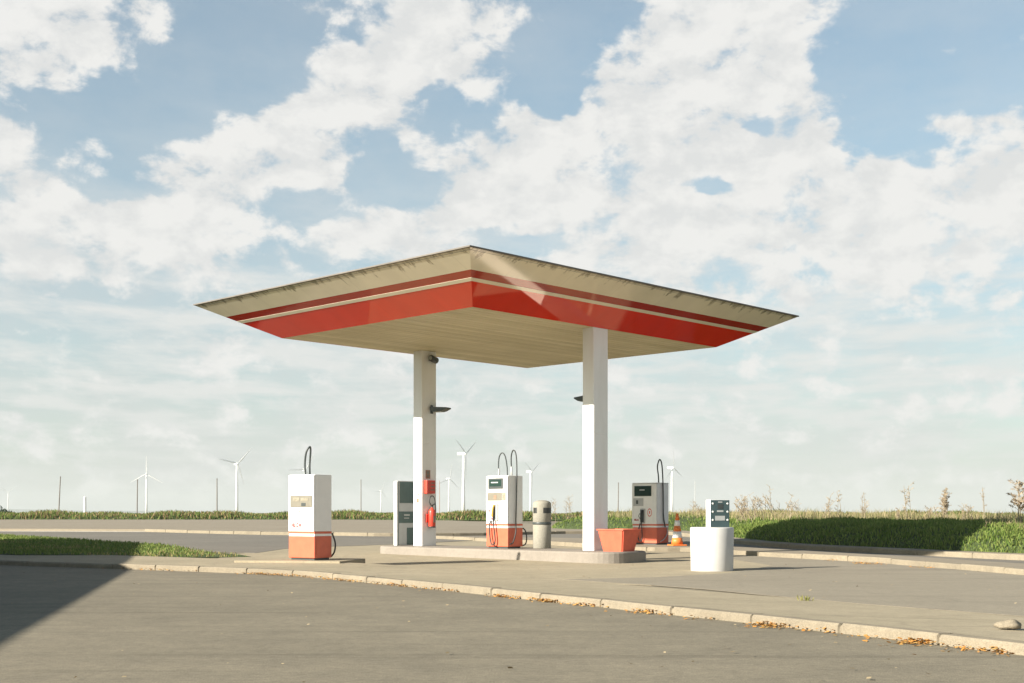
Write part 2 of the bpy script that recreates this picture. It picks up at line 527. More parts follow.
slab('road_marking', [(p.x, p.y) for p in line_l] + [((p + n * .35).x, (p + n * .35).y) for p, n in list(zip(line_l, nl))[::-1]], 'white_line', .018, .004)
BANK_FAR = [(-110, 103), (-60, 101), (-41, 100), (-13, 99.5), (-4.4, 90), (2.2, 62), (1.7, 54.5), (1.9, 51.3), (4.2, 48.9), (6.6, 47.6), (6.75, 39), (7.15, 34.6), (7.95, 31.8), (9.4, 29.2), (10.3, 27.4), (11.6, 25.6), (15, 21), (22, 12)]
slab('pavement', [(-60, 58.3), (-30, 52.8)] + [((p + n * .19).x, (p + n * .19).y) for p, n in zip(far_k, normals2(far_k))] +
     [(17.3, 16.2), (22.5, 12)] + BANK_FAR[::-1][1:] , 'pavement', .115, .25)
# narrow strip that carries the third pump
STRIP3 = [(-2.7, 40.4), (-1.15, 38.3), (1.3, 34.1), (3.1, 30.6), (4.33, 30.1), (5.1, 28.3), (6.05, 26.7), (6.85, 25.5), (7.4, 24.4), (8.0, 20.7), (8.35, 18.8), (9.5, 15)]
s3 = smooth_line(STRIP3, 4)
kerb('kerb', s3, .105, stone=1.2, width=.2)
slab('pavement', [((p + n * .18).x, (p + n * .18).y) for p, n in zip(s3, normals2(s3))] + [(10.6, 15.5), (9.3, 21.6), (8.5, 24.6), (6.8, 28.1), (5.7, 30.5), (4.95, 34.9), (3.3, 37.2), (1.4, 38.4), (-1.1, 39.6), (-2.5, 40.8)], 'pavement', .1, .25)
# slab under the first pump
o = boxo('pavement', (-1.15, .9, -.72, .72, -.05, .127), 'apron', loc=(-3.84, 23.45, 0), rotz=R(-12), bev=.015); struct(o)

# ------------------------------------------------------------------ lawn on the left
LAWN = [(-34, 41), (-21.4, 33.3), (-10.4, 26.3), (-8.5, 26.2), (-6.9, 26.6), (-5.7, 27.3), (-6.2, 28.4), (-7.3, 29.4), (-8.4, 31.4), (-10.1, 33.3), (-17, 41.4), (-34, 48)]
def inside(x, y, poly):
    c = np.zeros(len(x), bool)
    for (x1, y1), (x2, y2) in zip(poly, poly[1:] + poly[:1]):
        hit = ((y1 > y) != (y2 > y)) & (x < (x2 - x1) * (y - y1) / (y2 - y1 + 1e-12) + x1)
        c ^= hit
    return c
def lawn_top(x): return .012 + .09 * min(1, max(0, (-6.3 - x) / 3))
lw = slab('ground', LAWN, 'soil', 0, .3, cuts=True)
for v in lw.data.vertices: v.co.z += lawn_top(v.co.x)
lawn_v = np.vectorize(lawn_top)
gv = np.vectorize(g)
n = 90000
xy = np.stack([rng.uniform(-24, -5.5, n), rng.uniform(26, 47, n)], 1)
keep = inside(xy[:, 0], xy[:, 1], LAWN)
# thin out towards the worn tip
keep &= rng.random(n) < np.clip((-5.6 - xy[:, 0]) / 2.6, .15, 1)
xy = xy[keep]; n = len(xy)
lc = green(n, (.11, .18, .035), (.25, .29, .08))
worn = (np.sin(xy[:, 0] * 1.1 + 1) * np.sin(xy[:, 1] * .9) > .55) * .35 + np.clip((xy[:, 0] + 8.2) / 3, 0, .6)
dsel = rng.random(n) < worn + .04; lc[dsel] = np.array([.36, .30, .13]) * rng.uniform(.7, 1.1, (dsel.sum(), 1))
o = blades('lawn_grass', np.column_stack([xy, gv(xy[:, 0], xy[:, 1]) + lawn_v(xy[:, 0]) - .005]), rng.uniform(.03, .09, n), rng.uniform(.014, .03, n), lc, .6)
tag(o, 'short green lawn grass beside the forecourt kerb', 'grass')

# ------------------------------------------------------------------ grass banks
PROF = [(0, -.05), (.15, .12), (.5, .25), (1.0, .36), (1.7, .45), (2.4, .49), (3.4, .50), (5, .50), (8, .45), (14, .3), (24, .1), (34, -.1)]
def bank(name, line, hscale):
    line = smooth_line(line, 5); nr = normals2(line)
    # smooth the normals so that the offset lines fan out evenly
    for _ in range(6):
        nr = [((nr[max(i - 1, 0)] + nr[i] * 2 + nr[min(i + 1, len(nr) - 1)])).normalized() for i in range(len(nr))]
    grid = []
    for p, nn in zip(line, nr):
        row = []
        for d, h in PROF:
            q = p + nn * d
            wob = .07 * math.sin(q.x * 1.7 + q.y * .9) + .05 * math.sin(q.x * .6 - q.y * 2.3)
            row.append((q.x, q.y, max(g(q.x, q.y), g(p.x, p.y) * .5 + .5 * g(q.x, q.y)) + h * hscale * (1 + (wob if h > 0 else 0)) + .1))
        grid.append(row)
    bm = bmesh.new(); V = [[bm.verts.new(c) for c in row] for row in grid]
    for a, b in zip(V, V[1:]):
        for i in range(len(PROF) - 1): bm.faces.new((a[i], b[i], b[i + 1], a[i + 1]))
    o = struct(link(name, bm, 'soil', smooth=True))
    return np.array(grid)
near_grid = bank('grass_bank', BANK_FAR[6:], 1.0)
far_grid = bank('grass_bank', [(-110, 103), (-60, 101.4), (-41, 100), (-13, 99.6), (-3, 98), (10, 97), (40, 96)], .74)

def scatter(grid, dens, dlo, dhi, vis=None):
    """random points on the bank between two distances from its foot"""
    d = np.array([p[0] for p in PROF]); pts = []
    for i in range(len(grid) - 1):
        for j in range(len(d) - 1):
            if d[j + 1] <= dlo or d[j] >= dhi: continue
            a, b, c, e = grid[i, j], grid[i + 1, j], grid[i + 1, j + 1], grid[i, j + 1]
            area = .5 * (np.linalg.norm(np.cross(b - a, c - a)) + np.linalg.norm(np.cross(c - a, e - a)))
            if vis is not None:
                m = (a + c) / 2
                if abs(m[0]) > .46 * m[1] + 2 or m[1] < 14: continue
            k = rng.poisson(area * dens)
            u, v = rng.random((k, 1)), rng.random((k, 1))
            pts.append((a * (1 - u) + b * u) * (1 - v) + (e * (1 - u) + c * u) * v)
    return np.concatenate(pts)
P1 = scatter(near_grid, 330, .05, 6, True)
P1 = P1[(rng.random(len(P1)) < np.where(P1[:, 0] + P1[:, 1] > 48.6, .25, 1))]; n = len(P1)
cl = .6 + .8 * (np.sin(P1[:, 0] * 3.1 + P1[:, 1] * 1.3) * np.sin(P1[:, 1] * 2.7 - P1[:, 0]) * .5 + .5)
o = blades('bank_grass', P1, rng.uniform(.04, .12, n) * cl, rng.uniform(.018, .04, n), green(n, (.10, .17, .03), (.24, .28, .075)), .7)
tag(o, 'lush green grass covering the nearer bank', 'grass')
P2 = scatter(near_grid, 130, 1.7, 14, True)
ppx = 512 + 1249 * P2[:, 0] / P2[:, 1]
P2 = P2[(P2[:, 0] + P2[:, 1] > 48.6) | (ppx > 985) | (ppx < 735)]; n = len(P2)
lump = .5 + .5 * np.sin(P2[:, 0] * 1.9 + 2 * np.sin(P2[:, 1] * .8)) * np.sin(P2[:, 1] * 1.3 - P2[:, 0] * .7)
lump = np.clip(.25 + .85 * lump + rng.normal(0, .12, n), .15, 1.3)
t = rng.random((n, 1)); c = (np.array([.52, .42, .25]) * t + np.array([.42, .35, .18]) * (1 - t)) * rng.uniform(.7, 1.15, (n, 1))
gsel = rng.random(n) < .28; c[gsel] = [.14, .18, .05]
o = blades('dry_grass', P2, rng.uniform(.12, .42, n) * lump, rng.uniform(.008, .018, n), c, .7)
tag(o, 'tall straw coloured dry grass along the top of the nearer bank', 'grass')
P3 = scatter(far_grid, 55, .05, 4.0, True); n = len(P3)
cl = .45 + .9 * (np.sin(P3[:, 0] * .9 + 1.3) * np.sin(P3[:, 0] * .37) * .5 + .5)
c = green(n, (.09, .15, .03), (.2, .24, .06)); sel = rng.random(n) < .14 + .18 * (P3[:, 0] > -40) ; c[sel] = np.array([.36, .25, .13]) * rng.uniform(.7, 1.1, (sel.sum(), 1))
o = blades('bank_grass', P3, rng.uniform(.10, .42, n) * cl, rng.uniform(.05, .11, n), c, .8)
tag(o, 'scrubby green and brown growth along the distant verge', 'grass')

# ------------------------------------------------------------------ fallen leaves and grit along the kerb
def litter():
    Kr = resample([(p.x, p.y) for p in K], .05); pts = []
    s = np.cumsum([0] + [(b - a).length for a, b in zip(Kr, Kr[1:])])
    px = np.array([512 + 1249 * p.x / p.y for p in Kr])
    spots = [(150, 60, 60), (262, 24, 130), (300, 40, 170), (345, 26, 120), (395, 26, 130), (440, 22, 60), (508, 18, 120), (548, 16, 150), (585, 20, 60), (650, 24, 100), (705, 18, 24), (775, 17, 170), (820, 30, 30), (922, 18, 190), (962, 30, 50), (1000, 26, 60), (880, 40, 30)]
    nr = normals2(Kr)
    for c0, w, k in spots:
        for _ in range(k):
            i = int(np.argmin(np.abs(px - rng.normal(c0, w * .45))))
            d = -abs(rng.normal(0, .035 + .05 * (c0 > 600))) * rng.choice([.5, 1, 1.6]) - .008
            q = Kr[i] + nr[i] * d
            pts.append((q.x, q.y, g(q.x, q.y) + rng.uniform(.004, .035 * math.exp(d * 8) + .006)))
    a = len(pts)
    # stray leaves on the road and on the lane
    for _ in range(260):
        y = rng.uniform(5.5, 24); x = rng.uniform(-.45, .45) * y
        pts.append((x, y, g(x, y) + .016))
    for (x, y, k, sp) in ((7.0, 24.3, 130, .16), (7.5, 22.6, 40, .12), (6.6, 25.6, 40, .12)):
        for _ in range(k):
            qx, qy = x + rng.normal(0, sp), y + rng.normal(0, sp)
            pts.append((qx - .12, qy - .1, g(qx, qy) + rng.uniform(.012, .04)))
    n = len(pts); pts = np.array(pts)
    V = np.empty((n, 4, 3)); L = rng.uniform(.009, .03, n); L[a:a + 260] = rng.uniform(.010, .026, 260)
    an = rng.uniform(0, 6.28, n); u = np.stack([np.cos(an), np.sin(an), rng.uniform(-.25, .35, n)], 1) * L[:, None]
    v = np.stack([-np.sin(an), np.cos(an), rng.uniform(-.25, .5, n)], 1) * (L * rng.uniform(.45, .75, n))[:, None]
    V[:, 0] = pts - u; V[:, 1] = pts - v + u * .1; V[:, 2] = pts + u; V[:, 3] = pts + v + u * .1
    V[:, :, 2] = np.maximum(V[:, :, 2], pts[:, None, 2] - .006)
    me = bpy.data.meshes.new('fallen_leaves')
    me.from_pydata(V.reshape(-1, 3).tolist(), [], [[4 * i, 4 * i + 1, 4 * i + 2, 4 * i + 3] for i in range(n)])
    t = rng.random((n, 1)); c = np.array([.58, .25, .05]) * t + np.array([.42, .28, .10]) * (1 - t)
    c[a:a + 260] = np.array([.45, .36, .22]) * rng.uniform(.4, 1.1, (260, 1))
    ca = me.color_attributes.new('tone', 'FLOAT_COLOR', 'POINT')
    c4 = np.ones((n, 4, 4)); c4[:, :, :3] = c[:, None, :]
    ca.data.foreach_set('color', c4.reshape(-1))
    me.materials.append(M['litter'])
    o = bpy.data.objects.new('fallen_leaves', me); COL.objects.link(o); o['kind'] = 'stuff'
    tag(o, 'orange fallen leaves gathered along the kerb and strewn on the road', 'leaves')
litter()

# weeds in the gutter / kerb cracks
def tuft(x, y, z, label, k=26, h=.11):
    P = np.column_stack([rng.normal(x, .05, k), rng.normal(y, .05, k), np.full(k, z)])
    o = blades('weed_tuft', P, rng.uniform(.4, 1, k) * h, rng.uniform(.008, .016, k), green(k, (.20, .22, .06), (.36, .33, .12)), .9)
    o['kind'] = ''
    del o['kind']
    tag(o, label, 'weed')
tuft(3.29, 14.1, .012, 'small yellow green weed sprouting at the edge of the lane', 30, .075)

# ------------------------------------------------------------------ canopy
CX, CY = -.161, 27.676
TH = R(-44)
def W(lx, ly, z=0.):
    return (CX + lx * math.cos(TH) - ly * math.sin(TH), CY + lx * math.sin(TH) + ly * math.cos(TH), z)
SOF, TOP = 4.77, 5.47
HX, HY, OX, OY = 2.95, 3.86, 4.26, 5.2
can = thing('canopy', 'wide filling station canopy with sloping cream and red fascia on two white columns', 'canopy', (CX, CY, 0), TH)
# soffit boards with V grooves, running along local Y
bm = bmesh.new(); prof = []; wv = .2; x = -HX
while x < HX - 1e-6:
    x2 = min(x + wv, HX)
    prof += [(x + .022, SOF), (x2 - .022, SOF), (x2, SOF + .035)]
    x = x2
prof = [(-HX, SOF + .02)] + prof
A = [bm.verts.new((px, -HY, pz)) for px, pz in prof]; B = [bm.verts.new((px, HY, pz)) for px, pz in prof]
for i in range(len(prof) - 1): bm.faces.new((A[i], A[i + 1], B[i + 1], B[i]))
link('soffit', bm, 'soffit', can)
def band(name, t0, t1, mat, proud=0.):
    """ring of the sloping fascia between two fractions of the slope (0 = roof edge, 1 = soffit)"""
    bm = bmesh.new(); uvl = bm.loops.layers.uv.new('slope')
    def corner(t, off):
        hx = OX + (HX - OX) * t; hy = OY + (HY - OY) * t; z = TOP + (SOF - TOP) * t
        # outward/down normal offset
        return [(sx * (hx + off * .45), sy * (hy + off * .45), z - off * .88) for sx, sy in ((-1, -1), (1, -1), (1, 1), (-1, 1))]
    o0, o1 = corner(t0, proud), corner(t1, proud); i0, i1 = corner(t0, -.04), corner(t1, -.04)
    for k in range(4):
        j = (k + 1) % 4
        quad = (o0[k], o0[j], o1[j], o1[k])
        L0 = 2 * (OX if k % 2 == 0 else OY)
        f = bm.faces.new([bm.verts.new(p) for p in quad])
        half = L0 / 2
        for l, (sgn, t) in zip(f.loops, ((-1, t0), (1, t0), (1, t1), (-1, t1))):
            ln = half + sgn * (half + (-(OX - HX) if k % 2 == 0 else -(OY - HY)) * t)
            l[uvl].uv = (ln + 11 * k, t)
        for a, b in ((o0, i0), (i1, o1)):
            f = bm.faces.new([bm.verts.new(p) for p in (a[k], b[k], b[j], a[j])])
            for l in f.loops: l[uvl].uv = (0.3, t0 if a is o0 else t1)
    bmesh.ops.remove_doubles(bm, verts=bm.verts, dist=1e-5)
    return link(name, bm, mat, can)
band('cream_fascia', 0, .355, 'fascia_cream')
band('red_stripe', .355, .485, 'fascia_darkred')
band('cream_stripe', .485, .545, 'fascia_stripe_cream', .003)
band('red_fascia', .545, 1.0, 'fascia_red')
# roof deck with a thin dark drip edge
bm = bmesh.new(); box(bm, -OX + .05, OX - .05, -OY + .05, OY - .05, TOP - .03, TOP + .004)
link('roof', bm, 'dark', can)
bm = bmesh.new()
e = .02
ro = [(-OX - e, -OY - e), (OX + e, -OY - e), (OX + e, OY + e), (-OX - e, OY + e)]
ri = [(-OX + .06, -OY + .06), (OX - .06, -OY + .06), (OX - .06, OY - .06), (-OX + .06, OY - .06)]
for k in range(4):
    j = (k + 1) % 4
    for z, s in ((TOP + .002, 0), (TOP + .026, 1)):
        bm.faces.new([bm.verts.new((*p, z)) for p in (ro[k], ro[j], ri[j], ri[k])])
    bm.faces.new([bm.verts.new(p) for p in ((*ro[k], TOP + .002), (*ro[j], TOP + .002), (*ro[j], TOP + .026), (*ro[k], TOP + .026))])
    bm.faces.new([bm.verts.new(p) for p in ((*ri[k], TOP + .002), (*ri[j], TOP + .002), (*ri[j], TOP + .026), (*ri[k], TOP + .026))])
bmesh.ops.remove_doubles(bm, verts=bm.verts, dist=1e-5)
link('roof_edge', bm, M['pole'], can)
ISL = .235
COLS = [(-2.44, -.18), (2.79, -.2)]
def column(cx, cy):
    bm = bmesh.new()
    z = [ISL - .05, 2.61, 2.616, 2.622, SOF + .01]; ins = [0, 0, .006, 0, 0]
    rings = []
    b = .012
    for zz, q in zip(z, ins):
        hx, hy = .15 - q, .228 - q
        rings.append([bm.verts.new((cx + x, cy + y, zz)) for x, y in ((-hx + b, -hy), (hx - b, -hy), (hx, -hy + b), (hx, hy - b), (hx - b, hy), (-hx + b, hy), (-hx, hy - b), (-hx, -hy + b))])
    for r0, r1 in zip(rings, rings[1:]):
        for i in range(8): bm.faces.new((r0[i], r0[(i + 1) % 8], r1[(i + 1) % 8], r1[i]))
    return link('column', bm, 'column', can)
for c in COLS: column(*c)

# ------------------------------------------------------------------ pump island
def island():
    bm = bmesh.new(); ring = []
    x0, x1, hw, yc = -3.3, 3.92, .75, -.36
    r = .55
    for cx, cy, a0 in ((x1 - r, yc + hw - r, 0), (x0 + r, yc + hw - r, 90), (x0 + r, yc - hw + r, 180), (x1 - r, yc - hw + r, 270)):
        for k in range(9):
            a = R(a0 + k * 90 / 8); ring.append((cx + r * math.cos(a), cy + r * math.sin(a), a))
    lv = []
    for ins, z in ((0, -.1), (0, ISL - .035), (.012, ISL - .01), (.035, ISL)):
        lv.append([bm.verts.new(W(x - ins * math.cos(a), y - ins * math.sin(a), z)) for x, y, a in ring])
    for a, b in zip(lv, lv[1:]):
        for i in range(len(ring)): bm.faces.new((a[i], a[(i + 1) % len(ring)], b[(i + 1) % len(ring)], b[i]))
    bm.faces.new(lv[-1])
    return struct(link('pavement', bm, 'concrete'))
island()

# ------------------------------------------------------------------ fuel pumps
def strokes(bm, x0, z0, w, h, y, n, seed):
    """worn, unreadable lettering: a row of separate thick letter strokes"""
    r = random.Random(seed); cw = w / n
    for i in range(n):
        a = x0 + i * cw
        t = cw * .30
        kind = (i + seed) % 3
        parts = [(a, a + t, z0, z0 + h)]
        if kind == 0: parts += [(a + t + .001, a + cw * .8, z0 + h - t, z0 + h), (a + t + .001, a + cw * .8, z0, z0 + t)]
        elif kind == 1: parts += [(a + cw * .58, a + cw * .58 + t, z0, z0 + h), (a + t + .001, a + cw * .57, z0 + h * .4, z0 + h * .4 + t)]
        else: parts += [(a + t + .001, a + cw * .75, z0, z0 + t)]
        for p in parts: box(bm, p[0], p[1], y - .003, y + .002, p[2], p[3])
    return bm

def nozzle(parent, x, y, z, body):
    """pump nozzle hanging in its boot"""
    n = tubeo('nozzle', [(x, y - .05, z - .10), (x + .005, y - .055, z), (x + .01, y - .04, z + .10), (x + .012, y + .0, z + .15)], .021, body, parent, seg=8)
    tubeo('trigger', [(x - .01, y - .07, z - .07), (x - .03, y - .105, z + .0), (x - .01, y - .08, z + .07)], .007, 'black', n, seg=6)
    return n

def pump(loc, rot, label, w, d, h, style):
    t = thing('fuel_pump', label, 'fuel pump', loc, rot, 'fuel pumps of the station')
    hw, hd = w / 2, d / 2
    body = 'pump_grey' if style == 3 else 'pump_white'
    boxo('plinth', (-hw + .035, hw - .035, -hd + .035, hd - .035, 0, .042), 'dark', t)
    boxo('lower_panel', (-hw, hw, -hd, hd, .04, .445), 'pump_red', t, .012)
    boxo('white_band', (-hw + .004, hw - .004, -hd + .004, hd - .004, .4455, .4895), 'pump_white', t)
    boxo('red_band', (-hw + .001, hw - .001, -hd + .001, hd - .001, .49, .53), 'pump_red', t)
    boxo('cabinet', (-hw, hw, -hd + .014, hd, .5305, h), body, t, .014)
    fr = boxo('front_panel', (-hw + .004, hw - .004, -hd - .012, -hd + .012, .5315, h - .008), 'pump_white', t, .01)
    for yy in ((.02,) if style != 1 else ()):
        boxo('panel_seam', (hw - .001, hw + .0025, yy - .004, yy + .004, .56, h - .03), 'dark', t)
    boxo('service_door', (hw - .001, hw + .004, -hd + .05, hd - .05, .09, .40), 'pump_red', t, .0015)
    if style == 3:
        boxo('top_cap', (-hw - .006, hw + .006, -hd - .016, hd + .006, h + .0005, h + .022), 'pump_grey', t, .006)
    F = -hd - .012
    if style == 1:
        f = boxo('meter_panel', (-hw + .06, hw - .05, F - .012, F + .001, .98, 1.20), 'tan', t, .006)
        boxo('meter_window', (.02, .13, F - .016, F - .01, 1.0, 1.06), 'dark', f)
        boxo('meter_window', (-.20, -.03, F - .016, F - .01, 1.09, 1.16), 'stone', f)
        boxo('meter_window', (.0, .2, F - .016, F - .01, 1.10, 1.15), 'stone', f)
        lock = bmesh.new(); lathe(lock, [(.012, -.004), (.012, .004)], 12)
        lk = link('lock', lock, 'dark', t); lk.location = (-.04, F - .003, .90); lk.rotation_euler = (R(90), 0, 0)
        bm = bmesh.new(); strokes(bm, -hw + .085, .61, .26, .075, F, 4, 1); link('lettering', bm, 'letter_red', t)
        tubeo('hose', [(-.10, -.02, h - .02), (-.11, -.03, h + .2), (-.075, -.03, h + .42), (-.03, .01, h + .52), (-.06, .07, h + .47), (-.10, .085, h + .2), (-.09, .08, h - .02)], .019, 'dark', t)
        tubeo('hose', [(hw - .02, hd + .02, .50), (hw + .0, hd + .04, .44), (hw + .045, hd + .05, .30), (hw + .03, hd + .04, .15), (hw - .03, hd + .02, .06)], .016, 'black', t)
    if style == 2:
        f = boxo('display', (-hw + .075, hw - .13, F - .014, F + .001, 1.285, 1.515), 'dark', t, .008)
        boxo('screen', (-hw + .12, hw - .18, F - .018, F - .012, 1.34, 1.48), 'screen', f)
        boxo('digits', (-hw + .17, hw - .27, F - .020, F - .017, 1.41, 1.435), 'steel', f)
        f = boxo('meter_panel', (-hw + .045, hw - .17, F - .010, F + .001, 1.03, 1.205), 'tan', t, .006)
        boxo('meter_window', (-.075, .0, F - .014, F - .008, 1.06, 1.15), 'brown', f)
        boxo('side_plate', (hw - .16, hw - .05, F - .006, F + .001, 1.04, 1.20), 'stone', t, .004)
        b = boxo('nozzle_holder', (-.10, .055, F - .035, F + .001, .60, .97), 'steel', t, .01)
        boxo('recess', (-.085, .0, F - .038, F - .03, .62, .94), 'dark', b)
        nozzle(t, -.055, F - .03, .78, 'yellow')
        bm = bmesh.new(); strokes(bm, -hw + .07, .615, .13, .05, F, 3, 2); strokes(bm, -hw + .06, .80, .1, .03, F, 3, 3); link('lettering', bm, 'letter_red', t)
        tubeo('hose', [(-.05, F - .06, .69), (-.045, F - .05, .5), (.0, F - .05, .2), (-.03, F - .06, .085), (-.11, F - .06, .11), (-.165, F - .05, .3), (-.175, F - .04, .52), (-.15, F - .02, .60)], .016, 'black', t)
        tubeo('hose', [(-.15, -.02, h - .01), (-.165, -.02, h + .22), (-.13, -.03, h + .42), (-.05, -.02, h + .50), (.02, .0, h + .42), (.055, .02, h + .2), (.06, .03, h - .01)], .014, 'dark', t)
        tubeo('hose', [(hw - .16, .05, h - .01), (hw - .17, .05, h + .2), (hw - .16, .04, h + .43), (hw - .09, .03, h + .55), (hw + .0, .02, h + .45), (hw + .045, .0, h + .1), (hw + .04, -.01, h - .5), (hw + .035, -.02, .62), (hw + .05, -.04, .35), (hw + .05, -.13, .13), (hw + .035, -.2, .10)], .014, 'black', t)
        tubeo('hose_bracket', [(-.15, -.02, h - .01), (-.15, -.02, h + .16)], .02, 'steel', t, smooth=0)
        tubeo('hose_bracket', [(hw - .16, .05, h - .01), (hw - .165, .05, h + .20)], .022, 'steel', t, smooth=0)
        tubeo('hose', [(hw - .02, hd + .02, .44), (hw + .03, hd + .05, .38), (hw + .06, hd + .06, .24), (hw + .04, hd + .05, .10), (hw - .04, hd + .02, .05)], .014, 'black', t)
    if style == 3:
        boxo('left_trim', (-hw - .004, -hw + .05, F - .006, F + .003, .56, h - .01), 'pump_grey', t, .004)
        boxo('right_trim', (hw - .13, hw + .004, F - .006, F + .003, .56, h - .01), 'pump_grey', t, .004)
        f = boxo('display', (-hw + .075, hw - .16, F - .016, F + .001, 1.255, 1.52), 'screen', t, .008)
        boxo('digits', (-.14, .02, F - .019, F - .015, 1.40, 1.43), 'steel', f)
        f = boxo('meter_panel', (-hw + .04, -.03, F - .012, F + .001, 1.0, 1.20), 'steel', t, .006)
        boxo('meter_window', (-hw + .13, -hw + .2, F - .015, F - .01, 1.05, 1.15), 'dark', f)
        b = boxo('nozzle_holder', (-.12, .03, F - .03, F + .001, .56, .93), 'steel', t, .01)
        boxo('recess', (-.105, .01, F - .034, F - .028, .58, .90), 'dark', b)
        nozzle(t, -.05, F - .03, .74, 'black')
        # red ring emblem
        bm = bmesh.new()
        for k in range(24):
            a0, a1 = 2 * math.pi * k / 24, 2 * math.pi * (k + 1) / 24
            q = [(.17 + r * math.cos(a), F - .003, .83 + 1.5 * r * math.sin(a)) for r, a in ((.055, a0), (.07, a0), (.07, a1), (.055, a1))]
            bm.faces.new([bm.verts.new(p) for p in q])
        box(bm, .155, .185, F - .004, F - .001, .80, .87)
        bmesh.ops.remove_doubles(bm, verts=bm.verts, dist=1e-4)
        link('emblem', bm, 'bright_red', t)
        bm = bmesh.new(); strokes(bm, -hw + .07, .615, .15, .05, F - .004, 3, 4); link('lettering', bm, 'letter_red', t)
        tubeo('hose', [(-.06, F - .06, .65), (-.05, F - .05, .5), (-.03, F - .05, .22), (-.05, F - .06, .09)], .013, 'black', t)
        tubeo('hose', [(-.09, F - .05, .55), (-.16, F - .06, .3), (-.13, F - .06, .12), (-.06, F - .06, .085)], .015, 'black', t)
        tubeo('hose', [(hw - .14, .02, h), (hw - .15, .02, h + .2), (hw - .18, .02, h + .45), (hw - .10, .0, h + .62), (hw - .02, -.02, h + .52), (hw + .02, -.03, h + .2), (hw + .035, -.03, h - .3), (hw + .035, -.02, h - .8), (hw + .04, .05, .45)], .017, 'black', t)
        tubeo('hose', [(hw + .03, .16, .44), (hw + .04, .14, .28), (hw + .035, .02, .15), (hw + .03, -.14, .08)], .012, 'steel', t)
    return t

def corner_to_centre(px, py, rot, w, d):
    """centre of a box whose right front corner stands at px, py"""
    return (px - (w / 2) * math.cos(rot) + (-d / 2) * math.sin(rot), py - (w / 2) * math.sin(rot) - (-d / 2) * math.cos(rot))
w, d, r = .67, .45, R(-36)
x, y = corner_to_centre(-3.63, 22.95, r, w, d)
pump((x, y, .127), r, 'white and red fuel pump alone on its own slab by the lawn', w, d, 1.585, 1)
w, d = .65, .46
x, y, _ = W(.73 - w / 2, -.65 + d / 2)
pump((x, y, ISL), TH, 'white and red fuel pump with yellow nozzle, beside the concrete bin', w, d, 1.57, 2)
w, d, r = .77, .53, R(-42)
x, y = corner_to_centre(3.72, 32.1, r, w, d)
pump((x, y, g(0, 32.1) + .101), r, 'grey edged fuel pump with black nozzle and red emblem, next to the cone', w, d, 1.58, 3)

# ------------------------------------------------------------------ payment terminal beside the left column
tx, ty, _ = W(-3.0, -.3)
t = thing('payment_terminal', 'slim grey payment terminal with dark green panels behind the left column', 'terminal', (tx, ty, ISL), TH)
boxo('cabinet', (-.06, .06, -.29, .27, 0, 1.52), 'steel', t, .01)
boxo('white_edge', (-.058, .058, -.306, -.2905, .005, 1.50), 'pump_white', t, .004)
boxo('upper_panel', (.0605, .072, -.22, .25, 1.00, 1.50), 'green_panel', t, .004)
p = boxo('keypad_panel', (.0605, .074, -.27, .25, .53, .80), 'green_panel', t, .004)
boxo('sticker', (.0745, .077, -.1, .08, .70, .735), 'steel', p)
boxo('sticker', (.0745, .077, -.1, .06, .635, .655), 'steel', p)
boxo('lower_panel', (.0605, .070, .0, .25, .02, .42), 'green_panel', t, .004)
boxo('side_rail', (.0605, .085, -.285, -.265, .0, 1.5), 'dark', t)

# ------------------------------------------------------------------ things fixed on the columns
ax, ay = COLS[0]; fx = ax + .15           # right hand face of the left column
def on_col(name, label, cat, lx, ly, z): return thing(name, label, cat, W(lx, ly, z), TH)
t = on_col('alarm_box', 'small red wall box on the left column above the extinguisher', 'alarm box', fx, ay - .02, 1.61)
boxo('box', (0.001, .11, -.145, .12, -.16, .15), 'bright_red', t, .015)
for zz in (-.09, -.01, .07): boxo('slot', (.111, .114, -.03, .10, zz, zz + .03), 'brown', t)
t = on_col('notice', 'little brown notice pinned on the left column above the red box', 'sign', fx, ay - .03, 1.90)
boxo('plate', (.001, .006, -.08, .06, -.1, .1), 'brown', t)
boxo('text_block', (.0062, .008, -.05, .03, .01, .07), 'tan', t); boxo('text_block', (.0062, .008, -.05, .03, -.07, -.01), 'tan', t)
t = on_col('fire_extinguisher', 'red fire extinguisher with a black hose loop hanging low on the left column', 'extinguisher', fx + .1, ay + .0, .66)
bm = bmesh.new(); lathe(bm, [(.07, 0), (.082, .012), (.082, .36), (.07, .41), (.03, .44), (.022, .47)], 24); link('cylinder', bm, 'bright_red', t, True)
bm = bmesh.new(); lathe(bm, [(.084, .0), (.084, .03)], 24); link('base_ring', bm, 'black', t, True)
boxo('label_plate', (.0825, .085, -.03, .03, .12, .27), 'tan', t)
boxo('wall_bracket', (-.098, -.06, -.12, .12, .12, .32), 'bright_red', t, .01)
tubeo('valve', [(0, 0, .46), (.0, .02, .52), (.0, .10, .56)], .016, 'black', t)
tubeo('hose', [(0, -.01, .5), (.0, -.08, .60), (.0, -.05, .72), (.0, .05, .72), (.0, .10, .58), (.01, .11, .40), (.0, .1, .18)], .011, 'black', t)
t = on_col('column_sticker', 'tiny dark sticker on the sunlit face of the left column', 'sticker', ax + .02, ay - .228, 1.30)
boxo('plate', (-.05, .03, -.005, -.001, -.06, .04), 'brown', t); boxo('plate', (-.02, .03, -.005, -.001, .10, .15), 'tan', t)

